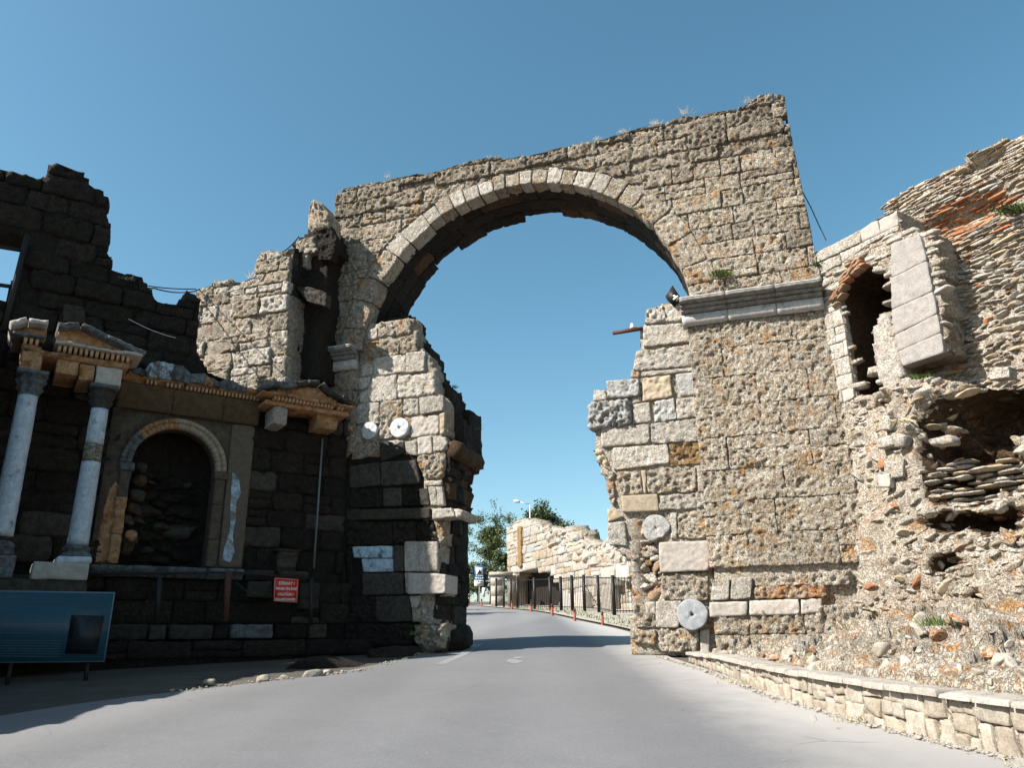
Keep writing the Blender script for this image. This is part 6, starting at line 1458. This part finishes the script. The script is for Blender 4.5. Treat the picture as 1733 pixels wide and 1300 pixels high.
mb = MB(); tube(mb, [AP(1037, 564, -.7), AP(1088, 556, -.7)], .055, 4); mb.build('beam', M['rustmetal'], bb)
mb = MB(); tube(mb, [AP(1058, 558.5, -.7), AP(1078, 555.5, -.7)], .035, 4); mb.build('plate', M['rustmetal'], bb)
mb = MB(); c = AP(1070, 556, -.7); tube(mb, [c, c+np.array([0, 0, .03]), c+np.array([0, 0, .07]), c+np.array([0, 0, .08]), c+np.array([0, 0, .13]), c+np.array([0, 0, .15])], [.055, .06, .055, .035, .04, .015], 10); mb.build('insulator', M['signwhite'], bb)
mb = MB(); tube(mb, [AP(1085.5, 556, -.72), AP(1086.5, 588, -.72)], .04, 4); mb.build('strut', M['iron'], bb)
fl = thing('floodlight', 'black square floodlight with a white bracket on top of the right pier', 'floodlight', tuple(AP(1142, 510, -.5)))
def prism(P, w0, w1, pl, mat, nm, par):
    mb = MB(); n = len(P); V = [pl.F(*pl.at(x, y, w0), w1) for x, y in P]+[pl.F(*pl.at(x, y, w0), w0) for x, y in P]
    Q = [(i, (i+1) % n, n+(i+1) % n, n+i) for i in range(n)]
    if n == 4: Q += [(3, 2, 1, 0), (4, 5, 6, 7)]; T = None
    else: T = [(0, i+1, i) for i in range(1, n-1)]+[(n, n+i, n+i+1) for i in range(1, n-1)]
    mb.add(V, Q, T); return mb.build(nm, mat, par)
prism([(1128, 507), (1140, 488.5), (1154, 510), (1142, 524)], -.5, -.28, A, M['black'], 'housing', fl)
prism([(1139, 501), (1142, 500), (1149, 507), (1146, 509)], -.28, -.24, A, M['signwhite'], 'bracket', fl)
prism([(1139, 507), (1147, 501), (1149, 503), (1141, 509)], -.28, -.23, A, M['signwhite'], 'bracket', fl)
mb = MB(); tube(mb, [AP(1143, 520, -.4), AP(1143, 508, -.4)], .03, 6); mb.build('stand', M['black'], fl)
# rail with the red warning sign
rl = thing('steel_railing', 'dark steel railing with one rusty red post before the fountain podium', 'railing', tuple(LP(384, 1050, .9)))
mb = MB(); tube(mb, [LP(150, 972, .9), LP(396, 969, .9), LP(530, 980, .9)], .028, 6); mb.build('top_rail', M['iron'], rl)
mb = MB(); P4 = [(381, 968), (391, 968), (385, 1052), (376, 1052)]; prism(P4, .9, .98, L, M['rustmetal'], 'post', rl)
prism([(266, 975), (274, 975), (268, 1056), (260, 1056)], .9, .96, L, M['iron'], 'post', rl)
prism([(524, 980), (530, 980), (528, 1060), (522, 1060)], .9, .96, L, M['iron'], 'post', rl)
mb = MB(); tube(mb, [LP(398, 985, .92), LP(420, 1004, .92), LP(440, 1010, .92), LP(462, 996, .92)], .02, 5); tube(mb, [LP(504, 1006, .92), LP(524, 1012, .92)], .02, 5); mb.build('curved_bar', M['iron'], rl)
mb = MB(); tube(mb, [LP(546, 742, .12), LP(531, 962, .12)], .028, 8); o = mb.build('drain_pipe', plain('grey_green_pipe', (.12, .14, .14), .5), None); tagit(o, 'thin grey vertical pipe on the dark wall right of the niche', 'pipe')
ws = thing('warning_sign', 'small red danger sign with white lettering hung on the railing', 'sign', tuple(LP(484, 1020, .98)))
prism([(464, 977.5), (505.5, 980.5), (503, 1021), (462, 1018.5)], .97, .99, L, M['signred'], 'panel', ws)
def outline(P, w, pl, mat, nm, par, r=.006):
    mb = MB(); Q = [pl.F(*pl.at(x, y, w), w) for x, y in P+[P[0]]]
    for a, b in zip(Q[:-1], Q[1:]): tube(mb, [a, b], r, 4)
    return mb.build(nm, mat, par)
outline([(465.6, 979.2), (504, 982), (501.6, 1019.4), (463.8, 1017)], .993, L, M['signwhite'], 'border', ws, .003)
def text(s_, px0, px1, yb, w, mat, par, pl, size):
    cu_ = bpy.data.curves.new('lettering', 'FONT'); cu_.body = s_; cu_.align_x = 'CENTER'; cu_.size = size; cu_.extrude = .001; cu_.offset = .0012
    o = bpy.data.objects.new('lettering', cu_); COL.objects.link(o); bpy.context.view_layer.update()
    me = bpy.data.meshes.new_from_object(o.evaluated_get(bpy.context.evaluated_depsgraph_get())); bpy.data.objects.remove(o)
    V = np.array([v.co[:] for v in me.vertices]); wd = V[:, 0].max()-V[:, 0].min()
    a = np.array(pl.at(*px0, w)); b = np.array(pl.at(*px1, w)); mid = (a+b)/2; want = abs(b[0]-a[0]); k = want/wd
    for v in me.vertices: q = pl.F(mid[0]+v.co.x*k, mid[1]+v.co.y, w+v.co.z)-WL[par.name]; v.co = q
    me.materials.append(mat); o = bpy.data.objects.new('lettering', me); COL.objects.link(o); o.parent = par; WL[o.name] = WL[par.name]; return o
for s_, x0, x1, y, sz in (('DİKKAT !', 472, 498, 990, .095), ('YIKILMA TEHLİKESİ', 466, 502.5, 998.6, .078), ('COUTİON !', 470, 497, 1008.4, .085), ('COLLAPSE DANGER', 465, 499.8, 1016.6, .078)):
    text(s_, (x0, y-.6), (x1, y+.9), y, .996, M['signwhite'], ws, L, sz)
# information board
IB = Plane(L.F(0, 0, 2.6)[:2], (L.u[0]+.02, L.u[1]-.1))
M['signframe'] = plain('dull_grey_frame', (.12, .17, .20), .5)
ib = thing('information_board', 'large blue tinted information board on posts at lower left', 'information board', tuple(IB.F(*IB.at(90, 1130, 0), 0)))
prism([(-120, 998), (195, 1003), (177, 1121), (-140, 1124)], 0, .05, IB, M['signframe'], 'frame', ib)
prism([(-120, 1000), (192.5, 1005), (175, 1119), (-140, 1122)], .05, .055, IB, M['boardblue'], 'panel', ib)
def slab2(P, w, mat, nm): return prism(P, w, w+.003, IB, mat, nm, ib)
slab2([(121, 1041), (177, 1043), (164, 1108), (110, 1107)], .056, M['boardpic'], 'printed_photo')
slab2([(128, 1052), (165, 1050), (158, 1100), (118, 1099)], .060, plain('print_dark_tone', (.025, .026, .028), .4), 'photo_subject')
mb = MB(); y = 1014.
while y < 1112:
    xr = 176-(y-1010)*.15 if y < 1034 else 112-(y-1034)*.16
    if not (1031 < y < 1036 or 1075 < y < 1081):
        a = IB.at(-60, y-1.2, .057); b = IB.at(xr, y-.2, .057); P_l = [IB.F(*IB.at(-60, y-1, .057), .057), IB.F(*IB.at(xr, y+.4, .057), .057), IB.F(*IB.at(xr, y+1.6, .057), .057), IB.F(*IB.at(-60, y+.2, .057), .057)]
        mb.add(P_l, [(3, 2, 1, 0)])
    y += 4.4
mb.build('text_lines', M['boardline'], ib)
for x in (20, 150):
    p = IB.F(*IB.at(x, 1115, -.05), -.05); mb = MB(); tube(mb, [p, np.array([p[0], p[1], gz(p[1])-.1])], .04, 8); mb.build('post', M['iron'], ib)
